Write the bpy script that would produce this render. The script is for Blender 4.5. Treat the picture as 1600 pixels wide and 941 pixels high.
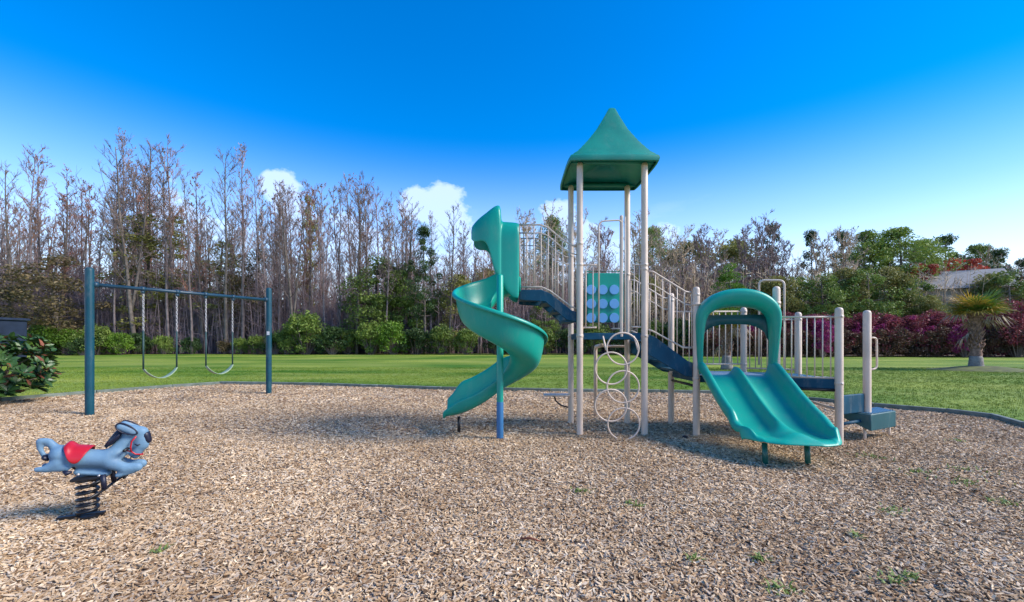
import bpy, bmesh, math, random
import numpy as np
from mathutils import Vector, Matrix, noise as mnoise
R = math.radians; PI = math.pi
for o in list(bpy.data.objects): bpy.data.objects.remove(o, do_unlink=True)
S = bpy.context.scene
COL = S.collection

# ------------------------------------------------------------------ camera
F, CX, HY, EYE = 690.0, 800.0, 531.0, 1.5          # focal (px of 1600), centre, horizon row, eye height
cd = bpy.data.cameras.new('camera'); cam = bpy.data.objects.new('camera', cd); COL.objects.link(cam)
cam.location = (0, 0, EYE); cam.rotation_euler = (R(90), 0, 0)
cd.sensor_width = 36; cd.lens = 36*F/1600; cd.shift_y = (HY-470.5)/1600
cd.clip_start = .05; cd.clip_end = 3000
S.camera = cam
S.render.resolution_x = 1024; S.render.resolution_y = 602

# ------------------------------------------------------------------ light
SUN_EL, SUN_D = R(38), Vector((0.97, -0.20, 0)).normalized()
w = bpy.data.worlds.new('World'); S.world = w; w.use_nodes = True
nt = w.node_tree; nt.nodes.clear(); N = nt.nodes.new; L = nt.links.new
out = N('ShaderNodeOutputWorld'); bg = N('ShaderNodeBackground'); sky = N('ShaderNodeTexSky')
sky.sky_type = 'NISHITA'; sky.sun_disc = False; sky.sun_elevation = SUN_EL
sky.sun_rotation = math.atan2(SUN_D.x, SUN_D.y)
sky.air_density = 1.0; sky.dust_density = 0.25; sky.ozone_density = 3.2
hs = N('ShaderNodeHueSaturation'); hs.inputs['Saturation'].default_value = 1.60; hs.inputs['Hue'].default_value = 0.508
hs.inputs['Value'].default_value = .80
L(sky.outputs[0], hs.inputs['Color'])
bg.inputs['Strength'].default_value = 0.15
# clouds: small cumulus low over the wood plus thin pale veils near the horizon
tc = N('ShaderNodeTexCoord')
def vm(op, a, b=None, v=None):
    n = N('ShaderNodeVectorMath'); n.operation = op; L(a, n.inputs[0])
    if b is not None: L(b, n.inputs[1])
    if v is not None: n.inputs[1].default_value = v
    return n
def mt(op, a, b=None, clamp=False):
    n = N('ShaderNodeMath'); n.operation = op; n.use_clamp = clamp
    for i, x in enumerate((a, b)):
        if x is None: continue
        if isinstance(x, (int, float)): n.inputs[i].default_value = x
        else: L(x, n.inputs[i])
    return n.outputs[0]
def mr(x, a, b, c=0., d=1.):
    n = N('ShaderNodeMapRange'); n.interpolation_type = 'SMOOTHSTEP'; L(x, n.inputs[0])
    n.inputs[1].default_value = a; n.inputs[2].default_value = b; n.inputs[3].default_value = c; n.inputs[4].default_value = d
    return n.outputs[0]
dirn = vm('NORMALIZE', tc.outputs['Generated'])
sep = N('ShaderNodeSeparateXYZ'); L(dirn.outputs[0], sep.inputs[0])
nz = N('ShaderNodeTexNoise'); nz.inputs['Scale'].default_value = 9; nz.inputs['Detail'].default_value = 8; nz.inputs['Roughness'].default_value = .62
sc = vm('MULTIPLY', dirn.outputs[0], v=(1, 1, 1.5)); L(sc.outputs[0], nz.inputs['Vector'])
puffs = None
for (px, py, rad) in ((438, 296, .045), (455, 335, .06), (300, 400, .12), (690, 318, .055), (655, 325, .05), (700, 350, .075), (725, 380, .07),
                      (872, 345, .05), (915, 380, .055), (1038, 372, .045), (20, 440, .10), (560, 420, .12), (980, 405, .08), (150, 440, .12)):
    d = Vector(((px-CX)/F, 1, (HY-py)/F)).normalized()
    s_ = vm('DISTANCE', dirn.outputs[0], v=tuple(d))
    q = mt('SUBTRACT', 1.0, mt('DIVIDE', s_.outputs['Value'], rad))
    puffs = q if puffs is None else mt('MAXIMUM', puffs, q)
cum = mr(mt('ADD', puffs, mt('MULTIPLY', mt('SUBTRACT', nz.outputs[0], .5), 2.3)), .0, .42)
# general low cloud cover all round the horizon
nz2 = N('ShaderNodeTexNoise'); nz2.inputs['Scale'].default_value = 2.2; nz2.inputs['Detail'].default_value = 6; nz2.inputs['Roughness'].default_value = .55
sc2 = vm('MULTIPLY', dirn.outputs[0], v=(1, 1, 3.5)); L(sc2.outputs[0], nz2.inputs['Vector'])
low = mr(sep.outputs['Z'], .40, .04)
veil = mt('MULTIPLY', mt('MULTIPLY', mr(nz2.outputs[0], .34, .66), low), .85)
horiz = mr(sep.outputs['Z'], .42, .0, 0, .74)
cov = mt('MAXIMUM', mt('MAXIMUM', mt('MULTIPLY', cum, .48), veil), horiz, True)
mx = N('ShaderNodeMix'); mx.data_type = 'RGBA'; L(cov, mx.inputs['Factor']); L(hs.outputs[0], mx.inputs['A'])
mx.inputs['B'].default_value = (4.3, 4.6, 5.2, 1)
L(mx.outputs['Result'], bg.inputs['Color']); L(bg.outputs[0], out.inputs['Surface'])

sd = bpy.data.lights.new('sun', 'SUN'); sd.energy = 2.6; sd.angle = R(24); sd.color = (1, .92, .80)
sun = bpy.data.objects.new('sun', sd); COL.objects.link(sun)
sun.rotation_euler = Vector((SUN_D.x*math.cos(SUN_EL), SUN_D.y*math.cos(SUN_EL), math.sin(SUN_EL))).to_track_quat('Z', 'Y').to_euler()
S.view_settings.view_transform = 'Standard'; S.view_settings.look = 'None'; S.view_settings.gamma = 1
S.view_settings.exposure = 1.2

# ------------------------------------------------------------------ helpers
def P(px, py, Y):                         # photo pixel at depth Y -> world point
    return Vector(((px-CX)/F*Y, Y, EYE+(HY-py)/F*Y))
def G(px, py):                            # photo pixel on the ground
    Y = F*EYE/(py-HY); return Vector(((px-CX)/F*Y, Y, 0))

class MB:
    def __init__(s): s.v = []; s.f = []
    def face(s, pts):
        n = len(s.v); s.v += [tuple(p) for p in pts]; s.f.append(tuple(range(n, n+len(pts))))
    def tube(s, pts, rad, n=8, caps=True):
        pts = [Vector(p) for p in pts]; m = len(pts)
        if not isinstance(rad, (list, tuple)): rad = [rad]*m
        base = len(s.v); up = None
        for i, p in enumerate(pts):
            t = (pts[min(i+1, m-1)]-pts[max(i-1, 0)]).normalized()
            if up is None:
                up = Vector((0, 0, 1)) if abs(t.z) < .9 else Vector((1, 0, 0))
            a = (up-t*up.dot(t))
            if a.length < 1e-5: a = t.orthogonal()
            a.normalize(); b = t.cross(a); up = a
            for k in range(n):
                an = 2*PI*k/n; q = p+(a*math.cos(an)+b*math.sin(an))*rad[i]; s.v.append(tuple(q))
        for i in range(m-1):
            for k in range(n):
                k2 = (k+1) % n
                s.f.append((base+i*n+k, base+i*n+k2, base+(i+1)*n+k2, base+(i+1)*n+k))
        if caps:
            s.f.append(tuple(base+k for k in range(n))[::-1]); s.f.append(tuple(base+(m-1)*n+k for k in range(n)))
        return s
    def ring(s, c, r, tr, ax=(0, 1, 0), n=40, k=8, a0=0, a1=2*PI):
        ax = Vector(ax).normalized(); u = ax.orthogonal().normalized() if abs(ax.y) < .9 else Vector((1, 0, 0)); v = u.cross(ax)*-1
        full = abs(a1-a0-2*PI) < 1e-6
        pts = [Vector(c)+u*math.cos(a0+(a1-a0)*i/n)*r+v*math.sin(a0+(a1-a0)*i/n)*r for i in range(n+1)]
        return s.tube(pts, tr, k, caps=not full)
    def box(s, c, d, rz=0, rot=None):
        M = rot if rot is not None else Matrix.Rotation(rz, 3, 'Z'); c = Vector(c); n = len(s.v)
        for x, y, z in ((-1, -1, -1), (1, -1, -1), (1, 1, -1), (-1, 1, -1), (-1, -1, 1), (1, -1, 1), (1, 1, 1), (-1, 1, 1)):
            s.v.append(tuple(c+M @ Vector((x*d[0]/2, y*d[1]/2, z*d[2]/2))))
        s.f += [tuple(n+i for i in q) for q in ((3, 2, 1, 0), (4, 5, 6, 7), (0, 1, 5, 4), (1, 2, 6, 5), (2, 3, 7, 6), (3, 0, 4, 7))]
        return s
    def prism(s, poly, off):              # planar polygon extruded by the vector off
        n = len(s.v); m = len(poly); off = Vector(off)
        s.v += [tuple(Vector(p)) for p in poly]+[tuple(Vector(p)+off) for p in poly]
        s.f.append(tuple(n+i for i in range(m))); s.f.append(tuple(n+m+i for i in range(m))[::-1])
        for i in range(m):
            j = (i+1) % m; s.f.append((n+j, n+i, n+m+i, n+m+j))
        return s
    def lathe(s, c, prof, n=16, axis='Z'):
        base = len(s.v); c = Vector(c)
        for (r, h) in prof:
            for k in range(n):
                a = 2*PI*k/n
                q = Vector((r*math.cos(a), r*math.sin(a), h)) if axis == 'Z' else Vector((r*math.cos(a), h, r*math.sin(a)))
                s.v.append(tuple(c+q))
        for i in range(len(prof)-1):
            for k in range(n):
                k2 = (k+1) % n; s.f.append((base+i*n+k, base+i*n+k2, base+(i+1)*n+k2, base+(i+1)*n+k))
        s.f.append(tuple(base+k for k in range(n))[::-1]); s.f.append(tuple(base+(len(prof)-1)*n+k for k in range(n)))
        return s
    def grid(s, rows, closed=False):
        base = len(s.v); w_ = len(rows[0])
        for r in rows: s.v += [tuple(p) for p in r]
        for i in range(len(rows)-1):
            for j in range(w_ if closed else w_-1):
                j2 = (j+1) % w_; s.f.append((base+i*w_+j, base+i*w_+j2, base+(i+1)*w_+j2, base+(i+1)*w_+j))
        return s
    def mesh(s, name, m, smooth=True, fix=True):
        me = bpy.data.meshes.new(name); me.from_pydata(s.v, [], s.f)
        if fix and len(s.f) < 20000:
            b = bmesh.new(); b.from_mesh(me); bmesh.ops.recalc_face_normals(b, faces=b.faces); b.to_mesh(me); b.free()
        me.materials.append(m)
        if smooth: me.shade_smooth()
        return me

def link(name, data, parent=None):
    o = bpy.data.objects.new(name, data); COL.objects.link(o)
    if parent is not None: o.parent = parent
    return o
def ob(name, mb, m, parent=None, smooth=True, world=True, bevel=0, sub=0, solid=0, label=None, angle=None):
    me = mb.mesh(name, m, smooth)
    if angle is not None: me.set_sharp_from_angle(angle=R(angle))
    o = link(name, me, parent)
    if parent is not None and world:      # geometry given in world coordinates
        off = Vector((0, 0, 0)); q = parent
        while q is not None: off += q.location; q = q.parent
        o.location = -off
    if solid:
        q = o.modifiers.new('solid', 'SOLIDIFY'); q.thickness = solid; q.offset = 0
    if bevel:
        q = o.modifiers.new('bevel', 'BEVEL'); q.width = bevel; q.segments = 2; q.limit_method = 'ANGLE'; q.angle_limit = R(40)
        me.set_sharp_from_angle(angle=R(40))
    if sub:
        q = o.modifiers.new('sub', 'SUBSURF'); q.levels = sub; q.render_levels = sub
    if label: o['label'] = label
    return o
def thing(name, label, cat, loc=(0, 0, 0), rz=0, group=None):
    o = link(name, None); o.location = loc; o.rotation_euler.z = rz; o['label'] = label; o['category'] = cat
    if group: o['group'] = group
    return o
def tag(o, label, cat, group=None):
    o['label'] = label; o['category'] = cat
    if group: o['group'] = group
    return o
def dup(root, loc, rz=0, scale=(1, 1, 1), label=None, group=None):
    r = root.copy(); COL.objects.link(r); r.location = loc; r.rotation_euler.z = rz; r.scale = scale
    if label: r['label'] = label
    if group: r['group'] = group
    for ch in list(root.children):
        c = ch.copy(); COL.objects.link(c); c.parent = r
        for g in list(ch.children):
            d = g.copy(); COL.objects.link(d); d.parent = c
    return r

# ------------------------------------------------------------------ materials
def wear(m, amt, dust=(.42, .36, .28)):
    n = m.node_tree.nodes; l = m.node_tree.links; b = n['Principled BSDF']; src = b.inputs['Base Color'].links[0].from_socket
    g = n.new('ShaderNodeNewGeometry'); v = n.new('ShaderNodeVectorMath'); v.operation = 'MULTIPLY'; v.inputs[1].default_value = (1, 1, .35); l.new(g.outputs['Position'], v.inputs[0])
    x = n.new('ShaderNodeTexNoise'); x.inputs['Scale'].default_value = 7; x.inputs['Detail'].default_value = 9; x.inputs['Roughness'].default_value = .7; l.new(v.outputs[0], x.inputs['Vector'])
    r = n.new('ShaderNodeMapRange'); r.inputs[1].default_value = .52; r.inputs[2].default_value = .75; r.inputs[4].default_value = amt; l.new(x.outputs[0], r.inputs[0])
    k = n.new('ShaderNodeMix'); k.data_type = 'RGBA'; l.new(r.outputs[0], k.inputs['Factor']); l.new(src, k.inputs['A']); k.inputs['B'].default_value = dust+(1,); l.new(k.outputs['Result'], b.inputs['Base Color'])
def mat(name, col, rough=.5, var=.12, scale=3., bump=0., bscale=40., spec=.5, metal=0, col2=None, objrand=0, sheen=0, coat=0, detail=5, trans=0):
    m = bpy.data.materials.new(name); m.use_nodes = True; t = m.node_tree; n = t.nodes; l = t.links
    b = n['Principled BSDF']; b.inputs['Roughness'].default_value = rough; b.inputs['Metallic'].default_value = metal
    b.inputs['Specular IOR Level'].default_value = spec
    if coat: b.inputs['Coat Weight'].default_value = coat; b.inputs['Coat Roughness'].default_value = .15
    g = n.new('ShaderNodeNewGeometry')
    tx = n.new('ShaderNodeTexNoise'); tx.inputs['Scale'].default_value = scale; tx.inputs['Detail'].default_value = detail
    l.new(g.outputs['Position'], tx.inputs['Vector'])
    c1 = tuple(col)+(1,)
    c2 = (tuple(col2) if col2 else tuple(x*(1-var*2) for x in col))+(1,)
    rp = n.new('ShaderNodeValToRGB'); rp.color_ramp.elements[0].position = .32; rp.color_ramp.elements[1].position = .68
    rp.color_ramp.elements[0].color = c2; rp.color_ramp.elements[1].color = c1
    l.new(tx.outputs[0], rp.inputs[0]); last = rp.outputs[0]
    if objrand:
        oi = n.new('ShaderNodeObjectInfo'); h = n.new('ShaderNodeHueSaturation')
        mp = n.new('ShaderNodeMapRange'); mp.inputs[3].default_value = 1-objrand; mp.inputs[4].default_value = 1+objrand
        l.new(oi.outputs['Random'], mp.inputs[0]); l.new(mp.outputs[0], h.inputs['Value']); l.new(last, h.inputs['Color']); last = h.outputs[0]
    l.new(last, b.inputs['Base Color'])
    if bump:
        t2 = n.new('ShaderNodeTexNoise'); t2.inputs['Scale'].default_value = bscale; t2.inputs['Detail'].default_value = 6
        l.new(g.outputs['Position'], t2.inputs['Vector'])
        bp = n.new('ShaderNodeBump'); bp.inputs['Strength'].default_value = bump; bp.inputs['Distance'].default_value = .02
        l.new(t2.outputs[0], bp.inputs['Height']); l.new(bp.outputs[0], b.inputs['Normal'])
    rm = n.new('ShaderNodeMapRange'); rm.inputs[3].default_value = max(0, rough-.08); rm.inputs[4].default_value = min(1, rough+.1)
    l.new(tx.outputs[0], rm.inputs[0]); l.new(rm.outputs[0], b.inputs['Roughness'])
    if trans:
        tr = n.new('ShaderNodeBsdfTranslucent'); l.new(last, tr.inputs[0]); ms = n.new('ShaderNodeMixShader'); ms.inputs[0].default_value = trans
        l.new(b.outputs[0], ms.inputs[1]); l.new(tr.outputs[0], ms.inputs[2]); l.new(ms.outputs[0], n['Material Output'].inputs[0])
    return m
M = {}
M['beige'] = mat('beige_painted_steel', (.72, .57, .45), .42, .10, 2.2, .04, 90)
M['teal'] = mat('teal_moulded_plastic', (.003, .35, .255), .36, .09, 1.1, .06, 140, spec=.42, col2=(.006, .27, .21))
M['roof'] = mat('green_moulded_plastic', (.004, .24, .18), .42, .1, 2, .05, 120, col2=(.006, .175, .135))
M['dteal'] = mat('dark_teal_plastic', (.008, .085, .10), .5, .1, 4, .05, 120)
M['blue'] = mat('navy_coated_steel', (.006, .07, .125), .6, .15, 4, .08, 120, spec=.2)
M['pblue'] = mat('blue_sleeve', (.03, .16, .36), .45, .15, 4)
M['swing'] = mat('blue_green_painted_steel', (.004, .058, .088), .45, .12, 3, .03, 60, spec=.3)
M['swingbar'] = mat('dark_blue_painted_tube', (.012, .05, .085), .4, .12, 3)
M['disc'] = mat('light_blue_plastic', (.16, .42, .75), .4, .05, 4)
M['chain'] = mat('galvanised_chain', (.55, .54, .54), .45, .15, 30, metal=.4)
M['sleeve'] = mat('dark_green_chain_sleeve', (.02, .06, .06), .6, .1, 10)
M['belt'] = mat('green_rubber_belt', (.30, .40, .26), .5, .15, 8)  # base colour lightened to stand in for the pale highlight on the seats
M['black'] = mat('black_coated_steel', (.008, .008, .010), .4, .1, 5)
M['legteal'] = mat('green_steel_leg', (.008, .11, .085), .4, .1, 5)
M['horse'] = mat('light_blue_paint', (.15, .27, .38), .55, .08, 5, .06, 60, col2=(.11, .205, .31), spec=.35)
M['red'] = mat('red_paint', (.52, .012, .025), .35, .15, 6)
M['dnavy'] = mat('dark_navy_paint', (.008, .01, .03), .45, .1, 6)
M['white'] = mat('white_paint', (.75, .75, .74), .5, .08, 6)
M['border'] = mat('weathered_grey_green_timber', (.20, .23, .20), .8, .2, 6, .3, 30, col2=(.10, .13, .10), objrand=.2)
M['bark'] = mat('grey_bark', (.19, .155, .135), .9, .3, 3, .3, 12, col2=(.085, .07, .06), objrand=.25)
M['barkp'] = mat('mauve_grey_bark', (.25, .20, .195), .9, .3, 3, .3, 12, col2=(.12, .09, .092), objrand=.25)
M['twig'] = mat('twigs', (.20, .15, .13), .9, .3, .35, col2=(.11, .08, .07), objrand=.28)
M['twigp'] = mat('mauve_twigs', (.29, .205, .195), .9, .3, .35, col2=(.16, .11, .115), objrand=.25)
M['twigt'] = mat('tan_twigs', (.62, .47, .31), .9, .3, .35, col2=(.40, .30, .20), objrand=.2)
M['brush'] = mat('dark_brush_stems', (.17, .135, .13), .9, .3, .25, col2=(.07, .06, .05))
M['twigo'] = mat('rusty_brown_twigs', (.29, .155, .10), .9, .3, .35, col2=(.18, .10, .07), objrand=.25)
M['bud'] = mat('red_maple_buds', (.34, .08, .06), .8, .3, .8, col2=(.22, .08, .06))
M['budt'] = mat('pale_buds', (.42, .30, .26), .8, .3, .8, col2=(.25, .18, .15), objrand=.2)
def leafm(name, a, b, sc=.9, tr=.25, orr=.2): return mat(name, a, .55, .3, sc, col2=b, trans=tr, objrand=orr, spec=.35, detail=8)
M['leafb'] = leafm('bright_green_leaves', (.16, .27, .022), (.06, .14, .014))
M['leafm'] = leafm('mid_green_leaves', (.21, .28, .05), (.09, .145, .03))
M['leafo'] = leafm('olive_leaves', (.33, .31, .08), (.16, .16, .045))
M['leafd'] = leafm('dark_green_needles', (.07, .12, .03), (.03, .065, .02))
M['leafc'] = leafm('brown_green_leaves', (.17, .12, .055), (.07, .065, .028))
M['pinel'] = leafm('pine_needles', (.27, .34, .06), (.10, .17, .03))
M['purple'] = leafm('purple_leaves', (.32, .06, .085), (.13, .04, .045), 1.3)
M['magenta'] = leafm('magenta_flowers', (.36, .03, .17), (.18, .015, .08), 1.3)
M['hdark'] = leafm('dark_bronze_leaves', (.17, .085, .055), (.06, .05, .03), 1.3)
M['redleaf'] = leafm('red_maple_leaves', (.52, .09, .055), (.30, .05, .035))
M['magl'] = mat('glossy_dark_green_leaf', (.05, .11, .022), .38, .3, 6, col2=(.016, .05, .014), spec=.4)
M['magb'] = mat('brown_leaf_underside', (.22, .06, .02), .6, .3, 6, col2=(.10, .03, .012))
M['palmg'] = mat('green_palm_leaf', (.20, .28, .03), .5, .3, 3, col2=(.09, .18, .02), trans=.2)
M['palmy'] = mat('yellowing_palm_leaf', (.58, .36, .05), .5, .3, 3, col2=(.38, .26, .05), trans=.2)
M['palmd'] = mat('dead_palm_leaf', (.48, .38, .27), .8, .3, 5, col2=(.2, .15, .11))
M['palmt'] = mat('fibrous_palm_trunk', (.34, .20, .15), .95, .3, 9, .6, 20, col2=(.11, .06, .045))
M['palmb'] = mat('grey_palm_base', (.27, .25, .23), .95, .3, 8, .5, 25, col2=(.15, .13, .12))
M['binm'] = mat('dark_navy_panel', (.012, .022, .05), .5, .2, 2)
M['roofg'] = mat('grey_shingle', (.32, .31, .30), .9, .15, 5)
M['wall'] = mat('pale_siding', (.38, .37, .34), .8, .1, 3)
M['glass'] = mat('dark_window_glass', (.03, .04, .05), .1, .1, 3)
M['litter'] = mat('leaf_litter', (.12, .085, .055), .95, .3, 2, .6, 6, col2=(.05, .036, .025))
M['weed'] = mat('weed_blades', (.26, .33, .08), .6, .3, 8, col2=(.14, .22, .04), trans=.2)

for k_, a_ in (('teal', .13), ('roof', .1), ('beige', .35), ('blue', .3), ('horse', .4), ('swing', .15), ('dteal', .2)): wear(M[k_], a_, (.24, .19, .14) if k_ == 'beige' else (.36, .33, .28))
# ------------------------------------------------------------------ ground
def nz3(x, y, s, o=0.): return mnoise.noise(Vector((x*s+o, y*s-o*.7, o)))
def grass_mat():
    m = bpy.data.materials.new('lawn_grass'); m.use_nodes = True; t = m.node_tree; n = t.nodes; l = t.links; b = n['Principled BSDF']
    b.inputs['Roughness'].default_value = .75; b.inputs['Specular IOR Level'].default_value = .2
    g = n.new('ShaderNodeNewGeometry')
    def noise(sc, mul=(1, 1, 1), det=5):
        mp = n.new('ShaderNodeVectorMath'); mp.operation = 'MULTIPLY'; mp.inputs[1].default_value = mul; l.new(g.outputs['Position'], mp.inputs[0])
        x = n.new('ShaderNodeTexNoise'); x.inputs['Scale'].default_value = sc; x.inputs['Detail'].default_value = det; l.new(mp.outputs[0], x.inputs['Vector']); return x.outputs[0]
    def ramp(x, p0, c0, p1, c1):
        r = n.new('ShaderNodeValToRGB'); r.color_ramp.elements[0].position = p0; r.color_ramp.elements[0].color = c0+(1,)
        r.color_ramp.elements[1].position = p1; r.color_ramp.elements[1].color = c1+(1,); l.new(x, r.inputs[0]); return r.outputs[0]
    a = ramp(noise(.22, (.45, 1, 1), 6), .36, (.065, .175, .010), .66, (.30, .36, .055))
    fine = ramp(noise(26, (.8, 1, 1), 8), .3, (.45, .5, .45), .72, (1.35, 1.3, 1.3))
    mm = n.new('ShaderNodeMix'); mm.data_type = 'RGBA'; mm.blend_type = 'MULTIPLY'; mm.inputs['Factor'].default_value = 1
    l.new(a, mm.inputs['A']); l.new(fine, mm.inputs['B'])
    st = ramp(noise(.7, (.22, 1, 1), 7), .50, (0, 0, 0), .68, (.75, .75, .75))  # long streaks of sunlight through the trees, painted into the lawn colour
    m2 = n.new('ShaderNodeMix'); m2.data_type = 'RGBA'; l.new(st, m2.inputs['Factor']); l.new(mm.outputs['Result'], m2.inputs['A']); m2.inputs['B'].default_value = (.27, .31, .07, 1)
    l.new(m2.outputs['Result'], b.inputs['Base Color'])
    bp = n.new('ShaderNodeBump'); bp.inputs['Strength'].default_value = .8; bp.inputs['Distance'].default_value = .04; l.new(noise(30, (1, 1, 1), 8), bp.inputs['Height']); l.new(bp.outputs[0], b.inputs['Normal'])
    return m
def mulch_mat():
    m = bpy.data.materials.new('wood_chip_mulch'); m.use_nodes = True; t = m.node_tree; n = t.nodes; l = t.links; b = n['Principled BSDF']
    b.inputs['Roughness'].default_value = .9; b.inputs['Specular IOR Level'].default_value = .08
    g = n.new('ShaderNodeNewGeometry')
    wp = n.new('ShaderNodeTexNoise'); wp.inputs['Scale'].default_value = 14; l.new(g.outputs['Position'], wp.inputs['Vector'])
    ad = n.new('ShaderNodeMix'); ad.data_type = 'RGBA'; ad.blend_type = 'LINEAR_LIGHT'; ad.inputs['Factor'].default_value = .03
    l.new(g.outputs['Position'], ad.inputs['A']); l.new(wp.outputs['Color'], ad.inputs['B'])
    vo = n.new('ShaderNodeTexVoronoi'); vo.inputs['Scale'].default_value = 24; l.new(ad.outputs['Result'], vo.inputs['Vector'])
    sp = n.new('ShaderNodeSeparateColor'); l.new(vo.outputs['Color'], sp.inputs[0])
    r = n.new('ShaderNodeValToRGB'); cr = r.color_ramp; cr.elements[0].position = 0; cr.elements[0].color = (.16, .095, .05, 1); cr.elements[1].position = 1; cr.elements[1].color = (.68, .52, .36, 1)
    e = cr.elements.new(.4); e.color = (.30, .20, .13, 1); e = cr.elements.new(.75); e.color = (.44, .33, .235, 1)
    l.new(sp.outputs[0], r.inputs[0])
    l.new(r.outputs[0], b.inputs['Base Color'])
    bp = n.new('ShaderNodeBump'); bp.inputs['Strength'].default_value = 1; bp.inputs['Distance'].default_value = .03; l.new(vo.outputs['Distance'], bp.inputs['Height']); bp.invert = True; l.new(bp.outputs[0], b.inputs['Normal'])
    return m
def chip_mat():
    m = bpy.data.materials.new('wood_chips'); m.use_nodes = True; t = m.node_tree; n = t.nodes; l = t.links; b = n['Principled BSDF']
    b.inputs['Roughness'].default_value = .85; b.inputs['Specular IOR Level'].default_value = .08
    oi = n.new('ShaderNodeObjectInfo')
    r = n.new('ShaderNodeValToRGB'); cr = r.color_ramp; cr.elements[0].position = 0; cr.elements[0].color = (.10, .06, .035, 1); cr.elements[1].position = 1; cr.elements[1].color = (.86, .72, .52, 1)
    for p, c in ((.10, (.34, .22, .125)), (.32, (.48, .345, .205)), (.6, (.60, .455, .295)), (.74, (.50, .435, .36)), (.86, (.70, .55, .37))):
        e = cr.elements.new(p); e.color = c+(1,)
    l.new(oi.outputs['Random'], r.inputs[0])
    g = n.new('ShaderNodeNewGeometry'); x = n.new('ShaderNodeTexNoise'); x.inputs['Scale'].default_value = .55; x.inputs['Detail'].default_value = 7; x.inputs['Roughness'].default_value = .6; l.new(g.outputs['Position'], x.inputs['Vector'])
    r2 = n.new('ShaderNodeValToRGB'); r2.color_ramp.elements[0].position = .33; r2.color_ramp.elements[0].color = (.70, .64, .60, 1); r2.color_ramp.elements[1].position = .60; r2.color_ramp.elements[1].color = (1.06, 1.02, .98, 1)
    l.new(x.outputs[0], r2.inputs[0])
    mm = n.new('ShaderNodeMix'); mm.data_type = 'RGBA'; mm.blend_type = 'MULTIPLY'; mm.inputs['Factor'].default_value = 1; l.new(r.outputs[0], mm.inputs['A']); l.new(r2.outputs[0], mm.inputs['B'])
    l.new(mm.outputs['Result'], b.inputs['Base Color'])
    return m
def perf_mat():
    m = bpy.data.materials.new('perforated_blue_steel'); m.use_nodes = True; n = m.node_tree.nodes; l = m.node_tree.links; b = n['Principled BSDF']; b.inputs['Roughness'].default_value = .5
    g = n.new('ShaderNodeNewGeometry'); v = n.new('ShaderNodeTexVoronoi'); v.inputs['Scale'].default_value = 22; v.inputs['Randomness'].default_value = .0; l.new(g.outputs['Position'], v.inputs['Vector'])
    r = n.new('ShaderNodeValToRGB'); r.color_ramp.elements[0].position = .30; r.color_ramp.elements[0].color = (.42, .47, .52, 1); r.color_ramp.elements[1].position = .36; r.color_ramp.elements[1].color = (.012, .09, .17, 1)
    l.new(v.outputs['Distance'], r.inputs[0]); l.new(r.outputs[0], b.inputs['Base Color']); return m
M['perf'] = perf_mat(); M['grass'] = grass_mat(); M['mulch'] = mulch_mat(); M['chip'] = chip_mat()

BPX = [G(*p) for p in ((0, 628), (150, 615.5), (269, 606), (344, 601), (500, 603), (690, 609.5), (860, 612.5), (1120, 615.5), (1264, 627), (1365, 636.5), (1478, 646), (1553, 655), (1600, 669))]
BORDER = [Vector((-14.2, 2.5, 0)), Vector((-13.9, 8.0, 0))]+BPX+[Vector((8.4, 4.8, 0)), Vector((8.2, 1, 0)), Vector((5, -3, 0)), Vector((-9, -3.4, 0))]
CEN = Vector((-1.5, 4.5, 0))
HOLL = [(-7.9, 10.2, 1.1, .08), (-6.9, 11.2, 1.1, .08), (3.2, 4.75, .7, .05), (-1.45, 7.05, .6, .045)]
def hollow(x, y):
    h = 0
    for (hx, hy, r, d) in HOLL:
        q = ((x-hx)**2+(y-hy)**2)/r/r; h -= d*math.exp(-q*1.5)
    return h
def mz(x, y, edge=1.): return .012+edge*(.022*nz3(x, y, .8, 3.)+.012*nz3(x, y, 2.3, 8.))+hollow(x, y)
# resample border about the centre
ang = []
nb = len(BORDER)
bound = []
for i in range(nb):
    a, b = BORDER[i], BORDER[(i+1) % nb]; k = max(2, int((b-a).length/.25))
    bound += [a.lerp(b, j/k) for j in range(k)]
mb = MB()      # lawn: one sheet from the bed out to the horizon
mb.grid([[(CEN.x+(q.x-CEN.x)*k, CEN.y+(q.y-CEN.y)*k, -.012) for q in bound] for k in (1, 1.1, 1.3, 1.7, 2.5, 4, 8, 20, 60, 160)], closed=True)
o = ob('lawn', mb, M['grass']); o['kind'] = 'structure'
mb = MB(); rows = []
for i in range(61):
    t = (i/60)**.8
    rows.append([(lambda q: (q.x, q.y, mz(q.x, q.y, min(1, (1-t)*14)) if t < 1 else .0))(CEN.lerp(b, t)) for b in bound])
mb.grid(rows, closed=True); o = ob('mulch_bed', mb, M['mulch']); o['kind'] = 'structure'

def inpoly(x, y):
    c = False; j = nb-1
    for i in range(nb):
        a, b = BORDER[i], BORDER[j]
        if (a.y > y) != (b.y > y) and x < (b.x-a.x)*(y-a.y)/(b.y-a.y)+a.x: c = not c
        j = i
    return c

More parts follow.
